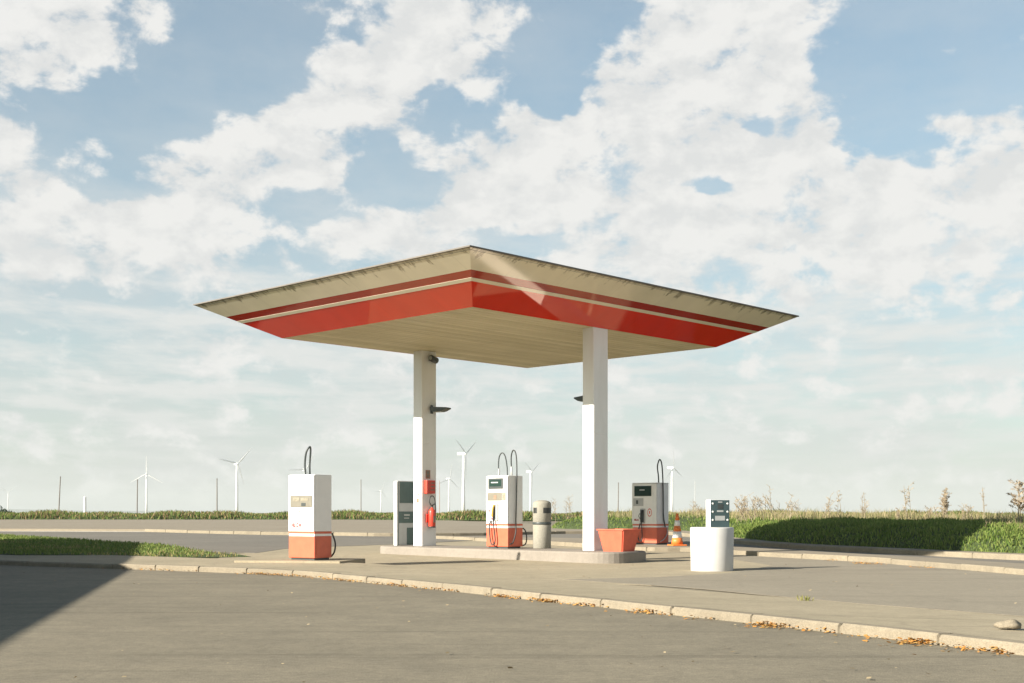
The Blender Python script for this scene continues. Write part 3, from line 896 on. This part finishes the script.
def lamp(lx, ly, z, label, rot):
    x, y, _ = W(lx, ly)
    t = thing('wall_lamp', label, 'lamp', (x, y, z), rot, 'dark lamps on the canopy columns')
    bm = bmesh.new()
    pr = [(0, -.03), (.05, -.06), (.30, -.055), (.42, .0), (.43, .03), (.0, .055)]
    A = [bm.verts.new((px, -.13, pz)) for px, pz in pr]; B = [bm.verts.new((px, .13, pz)) for px, pz in pr]
    for i in range(len(pr)): bm.faces.new((A[i], A[(i + 1) % len(pr)], B[(i + 1) % len(pr)], B[i]))
    bm.faces.new(A[::-1]); bm.faces.new(B)
    link('housing', bm, 'dark', t)
    boxo('glass', (.07, .28, -.1, .1, -.068, -.0605), 'lamp_glass', t)
    boxo('bracket', (-.02, .0, -.05, .05, -.1, .1), 'dark', t)
    return t
lamp(fx + .02, ay + .08, 3.42, 'flat dark floodlight sticking out from the left column', TH + R(20))
lamp(COLS[1][0] - .15 - .02, COLS[1][1] + .1, 3.38, 'flat dark floodlight on the hidden side of the right column', TH + R(180 - 8))
t = on_col('security_camera', 'dark round security camera high on the left column under the canopy', 'camera', fx, ay + .02, 4.58)
boxo('mount', (0, .05, -.04, .04, -.03, .05), 'dark', t)
bm = bmesh.new(); lathe(bm, [(.05, -.13), (.075, -.11), (.075, .11), (.06, .14)], 20); c = link('housing', bm, 'dark', t, True); c.location = (.1, 0.03, 0); c.rotation_euler = (R(80), 0, R(15))
bm = bmesh.new(); lathe(bm, [(.05, 0), (.05, .006)], 20); c2 = link('lens', bm, 'lamp_glass', t); c2.location = (.1 + .14 * math.sin(R(15)), .03 - .14 * math.cos(R(15)), .02); c2.rotation_euler = (R(80), 0, R(15))

# ------------------------------------------------------------------ litter bin
x, y, _ = W(1.03, .1)
t = thing('litter_bin', 'round aggregate concrete litter bin with a dark band standing on the pump island', 'bin', (x, y, ISL), R(10))
bm = bmesh.new(); lathe(bm, [(.185, 0), (.195, .01), (.197, .50), (.19, .515)], 40); link('body', bm, 'bin', t, True)
bm = bmesh.new(); lathe(bm, [(.199, .516), (.202, .522), (.202, .56), (.199, .566)], 40); link('band', bm, 'dark', t, True)
bm = bmesh.new(); lathe(bm, [(.19, .567), (.198, .575), (.198, .955), (.188, .99), (.15, 1.02), (.08, 1.04), (.0001, 1.045)], 40, caps=False); link('hood', bm, 'bin', t, True)
for a, wd in ((-62, .11), (-152, .06), (28, .12), (118, .12)):
    bm = bmesh.new()
    for k in range(6):
        pass
    seg = 8; vs = []
    for rr in (.19, .2005):
        for zz in (.76, .88):
            vs.append([bm.verts.new((rr * math.cos(R(a) + (s / seg - .5) * wd / .1), rr * math.sin(R(a) + (s / seg - .5) * wd / .1), zz)) for s in range(seg + 1)])
    i0, i1, o0, o1 = vs
    for s in range(seg):
        bm.faces.new((o0[s], o0[s + 1], o1[s + 1], o1[s])); bm.faces.new((i0[s], i0[s + 1], o0[s + 1], o0[s])); bm.faces.new((i1[s], i1[s + 1], o1[s + 1], o1[s]))
    bm.faces.new((i0[0], o0[0], o1[0], i1[0])); bm.faces.new((i0[-1], o0[-1], o1[-1], i1[-1]))
    link('opening', bm, 'black', t)

# ------------------------------------------------------------------ planter tub
x, y, _ = W(3.53, -.35)
t = thing('planter', 'tapered red plastic tub standing at the right end of the pump island', 'planter', (x, y, ISL), TH)
bm = bmesh.new()
def rect(hx, hy, z): return [bm.verts.new((sx * hx, sy * hy, z)) for sx, sy in ((-1, -1), (1, -1), (1, 1), (-1, 1))]
L = [rect(.25, .2, 0), rect(.33, .275, .42), rect(.345, .29, .42), rect(.345, .29, .445), rect(.305, .25, .445), rect(.29, .235, .37)]
for a, b in zip(L, L[1:]):
    for i in range(4): bm.faces.new((a[i], a[(i + 1) % 4], b[(i + 1) % 4], b[i]))
bm.faces.new(L[0][::-1])
bmesh.ops.bevel(bm, geom=[e for e in bm.edges if abs(e.verts[0].co.z - e.verts[1].co.z) > .3], offset=.02, segments=2, affect='EDGES')
link('tub', bm, 'tub_red', t)
bm = bmesh.new(); V = [[bm.verts.new((-.285 + .57 * i / 8, -.23 + .46 * j / 6, .36 + random.uniform(-.01, .03))) for i in range(9)] for j in range(7)]
for j in range(6):
    for i in range(8): bm.faces.new((V[j][i], V[j][i + 1], V[j + 1][i + 1], V[j + 1][i]))
link('soil', bm, 'stone', t)

# ------------------------------------------------------------------ white concrete drum and its control box
t = thing('concrete_drum', 'squat white painted concrete drum standing in the lane', 'drum', (3.45, 21.55, 0))
bm = bmesh.new(); lathe(bm, [(.355, -.01), (.362, .02), (.374, .735), (.366, .752), (.345, .757), (.33, .75), (.0001, .748)], 64, caps=False); o = link('drum_shell', bm, 'drum_white', t, True)
t = thing('control_box', 'small box with a teal front and white screws on top of the white drum', 'box', (3.53, 21.5, .752), R(17.7))
boxo('case', (-.18, .18, -.10, .07, 0, .475), 'pump_white', t, .012)
p = boxo('front_plate', (-.178, .178, -.115, -.1005, .004, .47), 'teal', t, .004)
for sx in (-1, 1):
    for zz in (.13, .27, .41):
        bm = bmesh.new(); lathe(bm, [(.017, -.003), (.014, .004)], 12); s = link('screw', bm, 'white', p); s.location = (sx * .14, -.118, zz); s.rotation_euler = (R(90), 0, 0)
boxo('sticker', (-.095, .09, -.118, -.1153, .12, .20), 'steel', p); boxo('sticker', (-.06, .06, -.118, -.1153, .265, .295), 'steel', p); boxo('sticker', (-.04, .04, -.118, -.1153, .425, .445), 'steel', p)
boxo('dial', (-.05, .05, -.120, -.1153, .32, .40), 'dark', p, .004)

# ------------------------------------------------------------------ traffic cone
t = thing('traffic_cone', 'tall orange and white traffic cone beside the third pump', 'cone', (4.16, 31.45, g(0, 31.45) + .1), R(15))
boxo('base', (-.19, .19, -.19, .19, 0, .035), 'cone_orange', t, .012)
def rr(z): return .15 - (.15 - .03) * (z - .035) / .78
segs = [(.035, .20, 'cone_orange'), (.20, .36, 'white'), (.36, .50, 'cone_orange'), (.50, .64, 'white'), (.64, .815, 'cone_orange')]
for a, b, m in segs:
    bm = bmesh.new(); lathe(bm, [(rr(a), a), (rr(b), b)], 28); link('white_sleeve' if m == 'white' else 'cone_body', bm, m, t, True)

# ------------------------------------------------------------------ pale stone at the right edge
bm = bmesh.new(); bmesh.ops.create_icosphere(bm, subdivisions=3, radius=1)
for v in bm.verts:
    nz = .12 * math.sin(v.co.x * 5 + 1) + .10 * math.sin(v.co.y * 6 + v.co.z * 4)
    v.co = Vector((v.co.x * .105 * (1 + nz), v.co.y * .09 * (1 + nz), max(v.co.z, -.4) * .05 * (1 + nz)))
o = link('stone', bm, 'kerb', smooth=True, loc=(4.04, 10.15, .085)); tag(o, 'pale rounded stone lying on the kerb strip at the right edge', 'stone')

# ------------------------------------------------------------------ dry weeds on the bank crest
def bank_z(x, y):
    q = near_grid.reshape(-1, 3); i = np.argmin((q[:, 0] - x) ** 2 + (q[:, 1] - y) ** 2); return q[i, 2]
def weed(px, depth, h, spread, style, label, seed, cat='weed', group='dry weeds on the grass bank'):
    r = random.Random(seed)
    if 735 < px < 990: depth = max(depth, 50 / (1 + (px - 512) / 1249) + (seed % 3) * .5)
    x = (px - 512) / 1249 * depth; y = depth; z0 = bank_z(x, y) - .05; h *= 1.3
    t = thing('dry_weed', label, cat, (x, y, z0), 0, group)
    st = bmesh.new(); hd = bmesh.new()
    for s in range(max(2, int(style.get('stems', 3)))):
        a = r.uniform(0, 6.28); lean = r.uniform(.1, 1) * spread
        tip = Vector((math.cos(a) * lean, math.sin(a) * lean, h * r.uniform(.5, 1)))
        ba = r.uniform(0, 6.28); bo = spread * 1.2 * r.random() ** .5
        b0 = Vector((bo * math.cos(ba), bo * math.sin(ba), 0)); mid = b0.lerp(tip, .5) + Vector((r.uniform(-.04, .04), r.uniform(-.04, .04), .05))
        tube(st, [b0, mid, tip], .009, 4, 3, .005)
        for k in range(style.get('twigs', 5)):
            u = r.uniform(.4, .98); p = b0.lerp(mid, u * 2) if u < .5 else mid.lerp(tip, u * 2 - 1)
            aa = r.uniform(0, 6.28); L = r.uniform(.5, 1) * style.get('twig', .16)
            q = p + Vector((math.cos(aa) * L, math.sin(aa) * L, L * r.uniform(.3, 1.0)))
            tube(st, [p, q], .006, 3, 0, .004)
            for _ in range(style.get('heads', 4)):
                c = p.lerp(q, r.uniform(.4, 1.05)) + Vector([r.uniform(-.02, .02) for _ in range(3)])
                sz = r.uniform(.007, .014) * style.get('size', 1)
                d1 = Vector([r.uniform(-1, 1) for _ in range(3)]).normalized() * sz * 2.2; d2 = d1.cross(Vector((r.uniform(-1, 1), .3, r.uniform(-1, 1)))).normalized() * sz * .8
                hd.faces.new([hd.verts.new(c + e_) for e_ in (-d1, -d2, d1, d2)])
    link('stem', st, 'dry', t); link('foliage', hd, style.get('mat', 'dry_head'), t)  # the foliage mesh here holds the dry seed heads, not leaves
W_ = dict(stems=5, twigs=7, twig=.17, heads=3); BUSH = dict(stems=14, twigs=8, twig=.15, heads=4); FLAT = dict(stems=3, twigs=9, twig=.2, heads=5, size=1.3)
weed(742, 37.5, .78, .40, BUSH, 'spreading pale dry weed just right of the teal fronted box', 1)
weed(764, 38.5, .92, .55, dict(stems=18, twigs=6, twig=.14, heads=3), 'tallest pale feathery weed clump, second to the right of the teal fronted box', 2)
weed(793, 37, .72, .35, dict(stems=8, twigs=6, twig=.14, heads=3), 'slender group of dry stalks right of the pale feathery clump', 3)
weed(829, 36, .72, .25, W_, 'leaning dry weed cluster above the middle of the shaded bank', 4)
weed(838, 36.5, .84, .10, dict(stems=2, twigs=7, twig=.12, heads=6, size=1.4), 'dark tipped dry weed standing behind the leaning cluster', 5)
weed(864, 35.5, .78, .14, W_, 'thin forked dry weed above the right half of the shaded bank', 6)
weed(898, 34.5, .40, .08, dict(stems=4, twigs=6, twig=.08, heads=4), 'short stubby dry weed between the forked one and the dense bush', 7)
weed(907, 35.5, 1.06, .14, FLAT, 'tall dry weed with a flat umbrella shaped head', 8)
weed(931, 34, .55, .18, W_, 'low wispy dry weed just left of the dense brown bush', 9)
weed(946, 33.8, .86, .14, dict(stems=11, twigs=13, twig=.12, heads=6, size=1.2), 'dense brown upright dry bush, thickest of the weeds', 10)
weed(967, 33.5, .50, .16, W_, 'low sparse dry weed just right of the dense brown bush', 11)
weed(984, 33.2, 1.0, .06, dict(stems=2, twigs=6, twig=.10, heads=4), 'thin single stalk of dry weed near the end of the shade', 12)
weed(1020, 31.5, .98, .12, dict(stems=4, twigs=14, twig=.26, heads=9, size=1.8), 'rusty brown umbrella headed weed at the right edge of the view', 13)
weed(552, 60, 1.05, .3, dict(stems=5, twigs=8, twig=.25, heads=2), 'bare grey twiggy shrub rising behind the concrete bin', 14, 'shrub')
weed(569, 60.5, 1.0, .25, dict(stems=5, twigs=8, twig=.25, heads=2), 'bare twiggy shrub between the concrete bin and the right column', 15, 'shrub')
weed(697, 52, .62, .3, W_, 'small dry weed tuft between the traffic cone and the white drum', 16)

# ------------------------------------------------------------------ far poles and posts
def pole(px, depth, top_y, w, label, lean=0., mat='pole', cat='pole', name='utility_pole', group='thin poles beyond the road'):
    x = (px - 512) / 1249 * depth; zt = 1 + (513 - top_y) * depth / 1249; z0 = .2
    t = thing(name, label, cat, (x, depth, z0), 0, group)
    bm = bmesh.new(); tube(bm, [(0, 0, 0), (lean, 0, zt - z0)], w / 2, 8, 0, w * .36); link('shaft', bm, mat, t)
    bm = bmesh.new(); lathe(bm, [(w * .42, zt - z0 - w * .5), (w * .42, zt - z0 + w * .3), (w * .1, zt - z0 + w * .6)], 8, lean, 0); link('cap', bm, mat, t)
pole(58.5, 260, 477, .26, 'thin dark pole leaning slightly at the far left', .4)
pole(137, 265, 480, .26, 'thin dark pole standing close against a wind turbine', .1)
pole(217, 270, 479, .28, 'thin dark pole left of the wind turbine by the lone pump', 0)
pole(361, 300, 480, .24, 'thin grey pole between the lone pump and the payment terminal', 0)
pole(618, 280, 483, .26, 'thin dark pole just left of the grey edged pump', .1)
pole(439.5, 300, 481, .16, 'faint slender pole just right of the left column', 0, 'brown')
pole(695, 300, 481, .16, 'faint pale slender pole between the cone and the white drum', 0, 'steel')
pole(85, 140, 498, .34, 'short white marker post beyond the verge on the left', 0, 'turbine', 'post', 'marker_post', None)
# dark shrub cut by the left edge
def shrub():
    t = thing('shrub', 'dark shrub at the left edge behind the verge', 'shrub', (-58, 142, .3))
    P = []
    for _ in range(900):
        a = rng.uniform(0, 6.28); q = rng.uniform(0, 1) ** .5
        P.append((1.5 * q * math.cos(a), 1.2 * q * math.sin(a), rng.uniform(.1, 1.35) * (1 - .6 * q)))
    P = np.array(P); k = len(P)
    o = blades('foliage', P, rng.uniform(.1, .3, k), rng.uniform(.06, .14, k), green(k, (.02, .04, .015), (.05, .08, .03)), .9); del o['kind']; o.parent = t
    tubeo('stem', [(0, 0, -.2), (.05, 0, .5), (0, .05, .9)], .05, 'pole', t)
shrub()

# ------------------------------------------------------------------ wind turbines
def turbine(px, hub_y, yaw, ang, label, hub=75., blade=34., base=.3):
    depth = 1249 * (hub - 1) / (513 - hub_y); x = (px - 512) / 1249 * depth
    t = thing('wind_turbine', label, 'wind turbine', (x, depth, base), 0, 'wind turbines on the horizon')
    bm = bmesh.new(); lathe(bm, [(2.2, 0), (2.0, hub * .3), (1.6, hub * .75), (1.3, hub - 1.2)], 20); link('tower', bm, 'turbine', t, True)
    cy, sy = math.cos(R(yaw)), math.sin(R(yaw))
    na = boxo('nacelle', (-1.7, 1.7, -2.5, 8, -1.7, 1.9), 'turbine', t, .5); na.location = (0, 0, hub); na.rotation_euler = (0, 0, R(yaw))
    bm = bmesh.new(); lathe(bm, [(1.5, 0), (1.3, 1.3), (.4, 2.1)], 16); hb = link('hub', bm, 'turbine', t, True)
    hb.location = (sy * 2.5, -cy * 2.5, hub); hb.rotation_euler = (R(90), 0, R(yaw))
    for k in range(3):
        a = R(ang + 120 * k); bm = bmesh.new(); rings = []
        for u, c in ((.02, 1.0), (.08, 1.2), (.2, 2.5), (.5, 1.7), (.8, 1.0), (1, .3)):
            th = c * .16; L = u * blade
            rings.append([bm.verts.new((xx, yy, L)) for xx, yy in ((-c * .35, 0), (-c * .1, th), (c * .65, 0), (-c * .1, -th))])
        for r0, r1 in zip(rings, rings[1:]):
            for i in range(4): bm.faces.new((r0[i], r0[(i + 1) % 4], r1[(i + 1) % 4], r1[i]))
        bm.faces.new(rings[0]); bm.faces.new(rings[-1])
        b = link('blade', bm, 'turbine', t)
        # blade built along +Z, turned in the rotor plane, then yawed with the nacelle
        b.matrix_local = Matrix.Translation((sy * 3.4, -cy * 3.4, hub)) @ Matrix.Rotation(R(yaw), 4, 'Z') @ Matrix.Rotation(math.pi / 2 - a, 4, 'Y')
turbine(146.5, 474, 15, 90, 'white wind turbine with one blade straight up and a dark pole against it')
turbine(237, 464, 35, 48, 'white wind turbine left of the lone pump, standing clear of other things')
turbine(305, 470, 35, 62, 'wind turbine mostly hidden behind the lone pump')
turbine(463.5, 454, 66, 30, 'nearest and largest wind turbine, right of the left column')
turbine(449, 479, 40, 80, 'smaller wind turbine just left of the largest one')
turbine(530.5, 472, 62, 30, 'wind turbine between the yellow nozzle pump and the concrete bin')
turbine(672, 468, 55, 95, 'wind turbine rising right behind the traffic cone')
turbine(8, 492, 30, 35, 'tiny hazy wind turbine at the left edge of the horizon')
turbine(381, 491, 40, 70, 'tiny hazy wind turbine left of the payment terminal')

# low far ridge on the left
bm = bmesh.new(); xs = np.linspace(-5200, -1350, 40); rows = []
for dy, f in ((-500, 0), (-150, .8), (0, 1), (600, 0)):
    rows.append([bm.verts.new((x, 6200 + dy, -.5 + 24 * f * (.75 + .25 * math.sin(x * .004)) * min(1, (-1350 - x) / 500))) for x in xs])
for a, b in zip(rows, rows[1:]):
    for i in range(len(xs) - 1): bm.faces.new((a[i], a[i + 1], b[i + 1], b[i]))
struct(link('hills', bm, 'bush'))

# ------------------------------------------------------------------ station building left of the view: its shade falls on road and lawn
def building():
    c = Vector((-16.5, 31.6)); u = Vector((.2215, -.975)).normalized(); v = Vector((-u.y, u.x)) * -1     # u runs along the eave towards the viewer, v points away from the road
    if v.x > 0: v = -v
    L, Wd, eave, pitch = 40, 13, 3.5, .30
    t = thing('service_building', 'gabled station building just outside the left edge whose shadow lies on the road', 'building', (c.x, c.y, 0))
    def p(a, b, z): q = u * a + v * b; return (q.x, q.y, z)
    bm = bmesh.new(); i = .5
    ring = [(i, i), (L - i, i), (L - i, Wd - i), (i, Wd - i)]
    lo = [bm.verts.new(p(a, b, -.1)) for a, b in ring]; hi = [bm.verts.new(p(a, b, eave - .05)) for a, b in ring]
    g0 = bm.verts.new(p(i, Wd / 2, eave - .08 + pitch * Wd / 2)); g1 = bm.verts.new(p(L - i, Wd / 2, eave - .08 + pitch * Wd / 2))
    bm.faces.new((lo[0], lo[1], hi[1], hi[0])); bm.faces.new((lo[2], lo[3], hi[3], hi[2]))
    bm.faces.new((lo[1], lo[2], hi[2], g1, hi[1])); bm.faces.new((lo[3], lo[0], hi[0], g0, hi[3]))
    link('wall', bm, 'wall_render', t)
    bm = bmesh.new()
    pr = [(0, eave - .06), (0, eave), (Wd / 2, eave + pitch * Wd / 2), (Wd, eave), (Wd, eave - .06), (Wd / 2, eave + pitch * Wd / 2 - .1)]
    A = [bm.verts.new(p(0, b, z)) for b, z in pr]; B = [bm.verts.new(p(L, b, z)) for b, z in pr]
    for k in range(6): bm.faces.new((A[k], A[(k + 1) % 6], B[(k + 1) % 6], B[k]))
    bm.faces.new(A); bm.faces.new(B[::-1])
    link('roof', bm, 'roof_tile', t)
    for a in (4, 9, 14, 22, 27):
        bm = bmesh.new(); q = [p(a, .46, .9), p(a + 2.4, .46, .9), p(a + 2.4, .46, 2.6), p(a, .46, 2.6)]; q2 = [p(a, .52, .9), p(a + 2.4, .52, .9), p(a + 2.4, .52, 2.6), p(a, .52, 2.6)]
        X = [bm.verts.new(k) for k in q]; Y = [bm.verts.new(k) for k in q2]
        bm.faces.new(X); bm.faces.new(Y[::-1])
        for k in range(4): bm.faces.new((X[k], Y[k], Y[(k + 1) % 4], X[(k + 1) % 4]))
        link('window', bm, 'glass', t)
    bm = bmesh.new(); q = [p(18.5, .46, 0), p(20.3, .46, 0), p(20.3, .46, 2.3), p(18.5, .46, 2.3)]; q2 = [p(18.5, .52, 0), p(20.3, .52, 0), p(20.3, .52, 2.3), p(18.5, .52, 2.3)]
    X = [bm.verts.new(k) for k in q]; Y = [bm.verts.new(k) for k in q2]
    bm.faces.new(X); bm.faces.new(Y[::-1])
    for k in range(4): bm.faces.new((X[k], Y[k], Y[(k + 1) % 4], X[(k + 1) % 4]))
    link('door', bm, 'dark', t)
building()

# ------------------------------------------------------------------ haze
HAZE = True
if HAZE:
    bm = bmesh.new(); box(bm, -9500, 9500, -400, 9600, -1.2, 125)
    m, nt, b = nodes_of('haze_air'); nt.nodes.remove(b)
    vol = nt.nodes.new('ShaderNodeVolumePrincipled')
    vol.inputs['Color'].default_value = (.62, .66, .68, 1); vol.inputs['Density'].default_value = .00022
    nt.links.new(vol.outputs[0], nt.nodes['Material Output'].inputs['Volume'])
    o = link('haze', bm, m); o['kind'] = 'stuff'
    o.display_type = 'WIRE'

# ------------------------------------------------------------------ light
sun = bpy.data.lights.new('sun', 'SUN'); so = bpy.data.objects.new('sun', sun); COL.objects.link(so)
dvec = Vector((math.cos(SUN_AZ) * math.cos(SUN_EL), math.sin(SUN_AZ) * math.cos(SUN_EL), -math.sin(SUN_EL)))
so.rotation_euler = dvec.to_track_quat('-Z', 'Y').to_euler(); so.location = (-20, -10, 30)
sun.energy = 5.0; sun.angle = R(.5); sun.color = (1, .93, .82)

wd = bpy.data.worlds.new('World'); S.world = wd; wd.use_nodes = True
nt = wd.node_tree; bg = nt.nodes['Background']
SKY_STR = .064
sky = nt.nodes.new('ShaderNodeTexSky'); sky.sky_type = 'NISHITA'; sky.sun_disc = False
sky.sun_elevation = SUN_EL; sky.sun_rotation = math.atan2(-math.cos(SUN_AZ), -math.sin(SUN_AZ)) % (2 * math.pi)
sky.air_density = 1.0; sky.dust_density = 1.2; sky.ozone_density = 1.2
tc = nt.nodes.new('ShaderNodeTexCoord'); sep = nt.nodes.new('ShaderNodeSeparateXYZ')
nt.links.new(tc.outputs['Generated'], sep.inputs[0])
az = math_(nt, 'ARCTAN2', sep.outputs[0], sep.outputs[1]); el = math_(nt, 'ARCSINE', sep.outputs[2])
cmb = nt.nodes.new('ShaderNodeCombineXYZ'); nt.links.new(az, cmb.inputs[0]); nt.links.new(math_(nt, 'MULTIPLY', el, 1.5), cmb.inputs[1])
def wn(scale, detail, rough, off=(0, 0, 0), dist=0.):
    mp = nt.nodes.new('ShaderNodeMapping'); mp.inputs['Location'].default_value = off; nt.links.new(cmb.outputs[0], mp.inputs['Vector'])
    n = nt.nodes.new('ShaderNodeTexNoise'); n.inputs['Scale'].default_value = scale; n.inputs['Detail'].default_value = detail; n.inputs['Roughness'].default_value = rough
    n.inputs['Distortion'].default_value = dist
    nt.links.new(mp.outputs[0], n.inputs['Vector']); return n.outputs['Fac']
# warped coordinates for the cloud masses
wx = math_(nt, 'MULTIPLY_ADD', math_(nt, 'SUBTRACT', wn(14, 3, .6, (3, 1, 0)), .5), .07, az)
wy = math_(nt, 'MULTIPLY_ADD', math_(nt, 'SUBTRACT', wn(14, 3, .6, (9, 5, 0)), .5), .05, el)
# (x, y, rx, ry, weight) given where each mass stands in the sky, converted to azimuth and elevation
CL = [(45, 30, 85, 45, 1.2), (182, 45, 32, 13, .8), (8, 128, 34, 24, .9), (15, 172, 30, 16, .8), (95, 147, 24, 9, .7), (335, 60, 42, 16, .75), (395, 70, 30, 34, .9), (300, 118, 80, 36, 1.1), (220, 165, 100, 26, 1.0),
      (440, 28, 60, 48, 1.15), (310, 12, 34, 10, .6), (60, 245, 95, 40, 1.0), (190, 225, 90, 40, .9), (505, 140, 70, 45, 1.05), (480, 200, 60, 30, .9), (650, 70, 100, 60, 1.3), (745, 45, 90, 60, 1.2), (770, 140, 110, 60, 1.2), (640, 200, 100, 45, 1.1), (590, 150, 60, 40, .9),
      (885, 190, 80, 45, 1.0), (960, 122, 55, 16, .8), (930, 235, 110, 45, .9), (720, 230, 120, 45, .9), (400, 235, 90, 30, .8), (1000, 180, 50, 40, .8), (800, 285, 30, 16, .6)]
GAP = [(388, 168, 28, 28, .9), (432, 192, 42, 16, .8), (545, 95, 42, 22, 1.0), (540, 152, 30, 16, .8), (690, 186, 52, 17, .9), (747, 126, 28, 15, .7), (470, 235, 50, 10, .5), (905, 125, 40, 22, .7), (620, 175, 30, 12, .5), (820, 250, 60, 14, .5), (110, 300, 50, 20, .4), (150, 190, 40, 12, .5), (600, 110, 24, 14, .5), (860, 225, 26, 12, .4), (215, 75, 70, 45, .8), (80, 125, 60, 36, .9), (150, 105, 60, 40, .6), (270, 30, 60, 25, .6), (590, 35, 60, 40, .9), (540, 80, 40, 30, .6), (440, 110, 34, 30, .7), (300, 212, 60, 22, .8), (390, 175, 30, 14, .5), (880, 60, 110, 60, .9), (990, 50, 80, 50, .9), (860, 130, 40, 30, .4), (950, 155, 50, 14, .5), (705, 185, 30, 13, .9), (560, 172, 30, 10, .5), (755, 120, 30, 14, .6), (530, 240, 40, 14, .6), (60, 300, 60, 30, .4), (740, 215, 25, 10, .5), (350, 290, 80, 30, .3), (100, 185, 34, 12, .6), (735, 60, 20, 14, .4)]
cover = None
def lobe(px, py, rx, ry, wgt):
    a = math.atan((px - 512) / 1249); e = math.atan((513 - py) / 1249 * math.cos(a)); ra = rx / 1249 * math.cos(a) ** 2; re = ry / 1249 * math.cos(a)
    dx = math_(nt, 'MULTIPLY_ADD', wx, 1 / ra, -a / ra); dy = math_(nt, 'MULTIPLY_ADD', wy, 1 / re, -e / re)
    q = math_(nt, 'MULTIPLY_ADD', dy, dy, math_(nt, 'MULTIPLY', dx, dx))
    return math_(nt, 'MULTIPLY', math_(nt, 'EXPONENT', math_(nt, 'MULTIPLY', q, -1.0)), wgt)
for sgn, lst in ((1, CL), (-1, GAP)):
    for b_ in lst:
        l = lobe(*b_[:4], b_[4] * (1.0 if sgn > 0 else -1.3))
        cover = l if cover is None else math_(nt, 'ADD', cover, l)
cover = math_(nt, 'MINIMUM', math_(nt, 'MAXIMUM', cover, -.7), .75)
fb = wn(19, 10, .62, (0, 0, 0), .15)
fb_sun = wn(19, 5, .62, (.012, -.020, 0), .15)
cover = math_(nt, 'ADD', cover, fac(nt, fb, .3, .7, -.85, .80))
mask = nt.nodes.new('ShaderNodeMapRange'); mask.interpolation_type = 'SMOOTHSTEP'
mask.inputs['From Min'].default_value = -.12; mask.inputs['From Max'].default_value = .55
# high thin veil that thickens towards the horizon
veil = math_(nt, 'SUBTRACT', fac(nt, el, .03, .32, .93, .34), fac(nt, el, .38, .7, 0, .34))
cover = math_(nt, 'SUBTRACT', cover, fac(nt, el, .38, .6, 0, 1.1))
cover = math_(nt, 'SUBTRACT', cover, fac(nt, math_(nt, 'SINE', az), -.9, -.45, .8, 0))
nt.links.new(cover, mask.inputs['Value'])
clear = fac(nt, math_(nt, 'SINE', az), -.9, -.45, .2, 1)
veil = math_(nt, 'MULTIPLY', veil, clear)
veil2 = math_(nt, 'MULTIPLY', veil, fac(nt, wn(9, 6, .6, (4, 2, 0)), .3, .75, .6, 1.15), clamp=True)
relief = math_(nt, 'SUBTRACT', fb, fb_sun)
sh = math_(nt, 'ADD', math_(nt, 'MULTIPLY', relief, 1.6), math_(nt, 'MULTIPLY_ADD', wn(8, 4, .6, (7, 3, 0)), .5, .25))
c_hi = tuple(x / SKY_STR for x in (.352, .350, .343)); c_lo = tuple(x / SKY_STR for x in (.302, .306, .305))
ccol = mix(nt, fac(nt, sh, .33, .66, 0, 1), c_lo, c_hi)
sk = mix(nt, .999, sky.outputs[0], (.84, 1.04, .99), 'MULTIPLY')
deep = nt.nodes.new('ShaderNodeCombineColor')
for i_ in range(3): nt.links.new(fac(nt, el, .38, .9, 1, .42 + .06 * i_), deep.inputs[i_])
sk = mix(nt, 1., sk, deep.outputs[0], 'MULTIPLY')  # sky above the view is dimmed on purpose to deepen the ground shade
sk = mix(nt, veil2, sk, tuple(x / SKY_STR for x in (.264, .271, .271)))
# a distant deck of small flat clouds, foreshortened towards the horizon
inv = math_(nt, 'DIVIDE', 1.0, math_(nt, 'ADD', math_(nt, 'MAXIMUM', el, 0), .09))
deck = nt.nodes.new('ShaderNodeCombineXYZ'); nt.links.new(math_(nt, 'MULTIPLY', az, inv), deck.inputs[0]); nt.links.new(inv, deck.inputs[1])
dn = nt.nodes.new('ShaderNodeTexNoise'); dn.inputs['Scale'].default_value = 2.1; dn.inputs['Detail'].default_value = 8; dn.inputs['Roughness'].default_value = .6
nt.links.new(deck.outputs[0], dn.inputs['Vector'])
dm = math_(nt, 'MULTIPLY', fac(nt, dn.outputs['Fac'], .43, .60, 0, .85), math_(nt, 'MULTIPLY', fac(nt, el, .02, .09, .25, 1), fac(nt, el, .17, .26, 1, .15)))
sk = mix(nt, math_(nt, 'MULTIPLY', dm, clear), sk, tuple(x / SKY_STR for x in (.322, .325, .318)))
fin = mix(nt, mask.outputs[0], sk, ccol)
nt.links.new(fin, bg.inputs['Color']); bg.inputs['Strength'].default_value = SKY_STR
wd.cycles.sampling_method = 'MANUAL'; wd.cycles.sample_map_resolution = 512

# ------------------------------------------------------------------ render settings
S.render.engine = 'CYCLES'
S.cycles.use_denoising = True
S.cycles.max_bounces = 8; S.cycles.diffuse_bounces = 3; S.cycles.glossy_bounces = 3; S.cycles.volume_bounces = 1
S.cycles.sample_clamp_indirect = 6
S.cycles.use_adaptive_sampling = False
S.view_settings.view_transform = 'Standard'; S.view_settings.look = 'None'
S.view_settings.exposure = 1.3; S.view_settings.gamma = 1; S.view_settings.use_curve_mapping = False
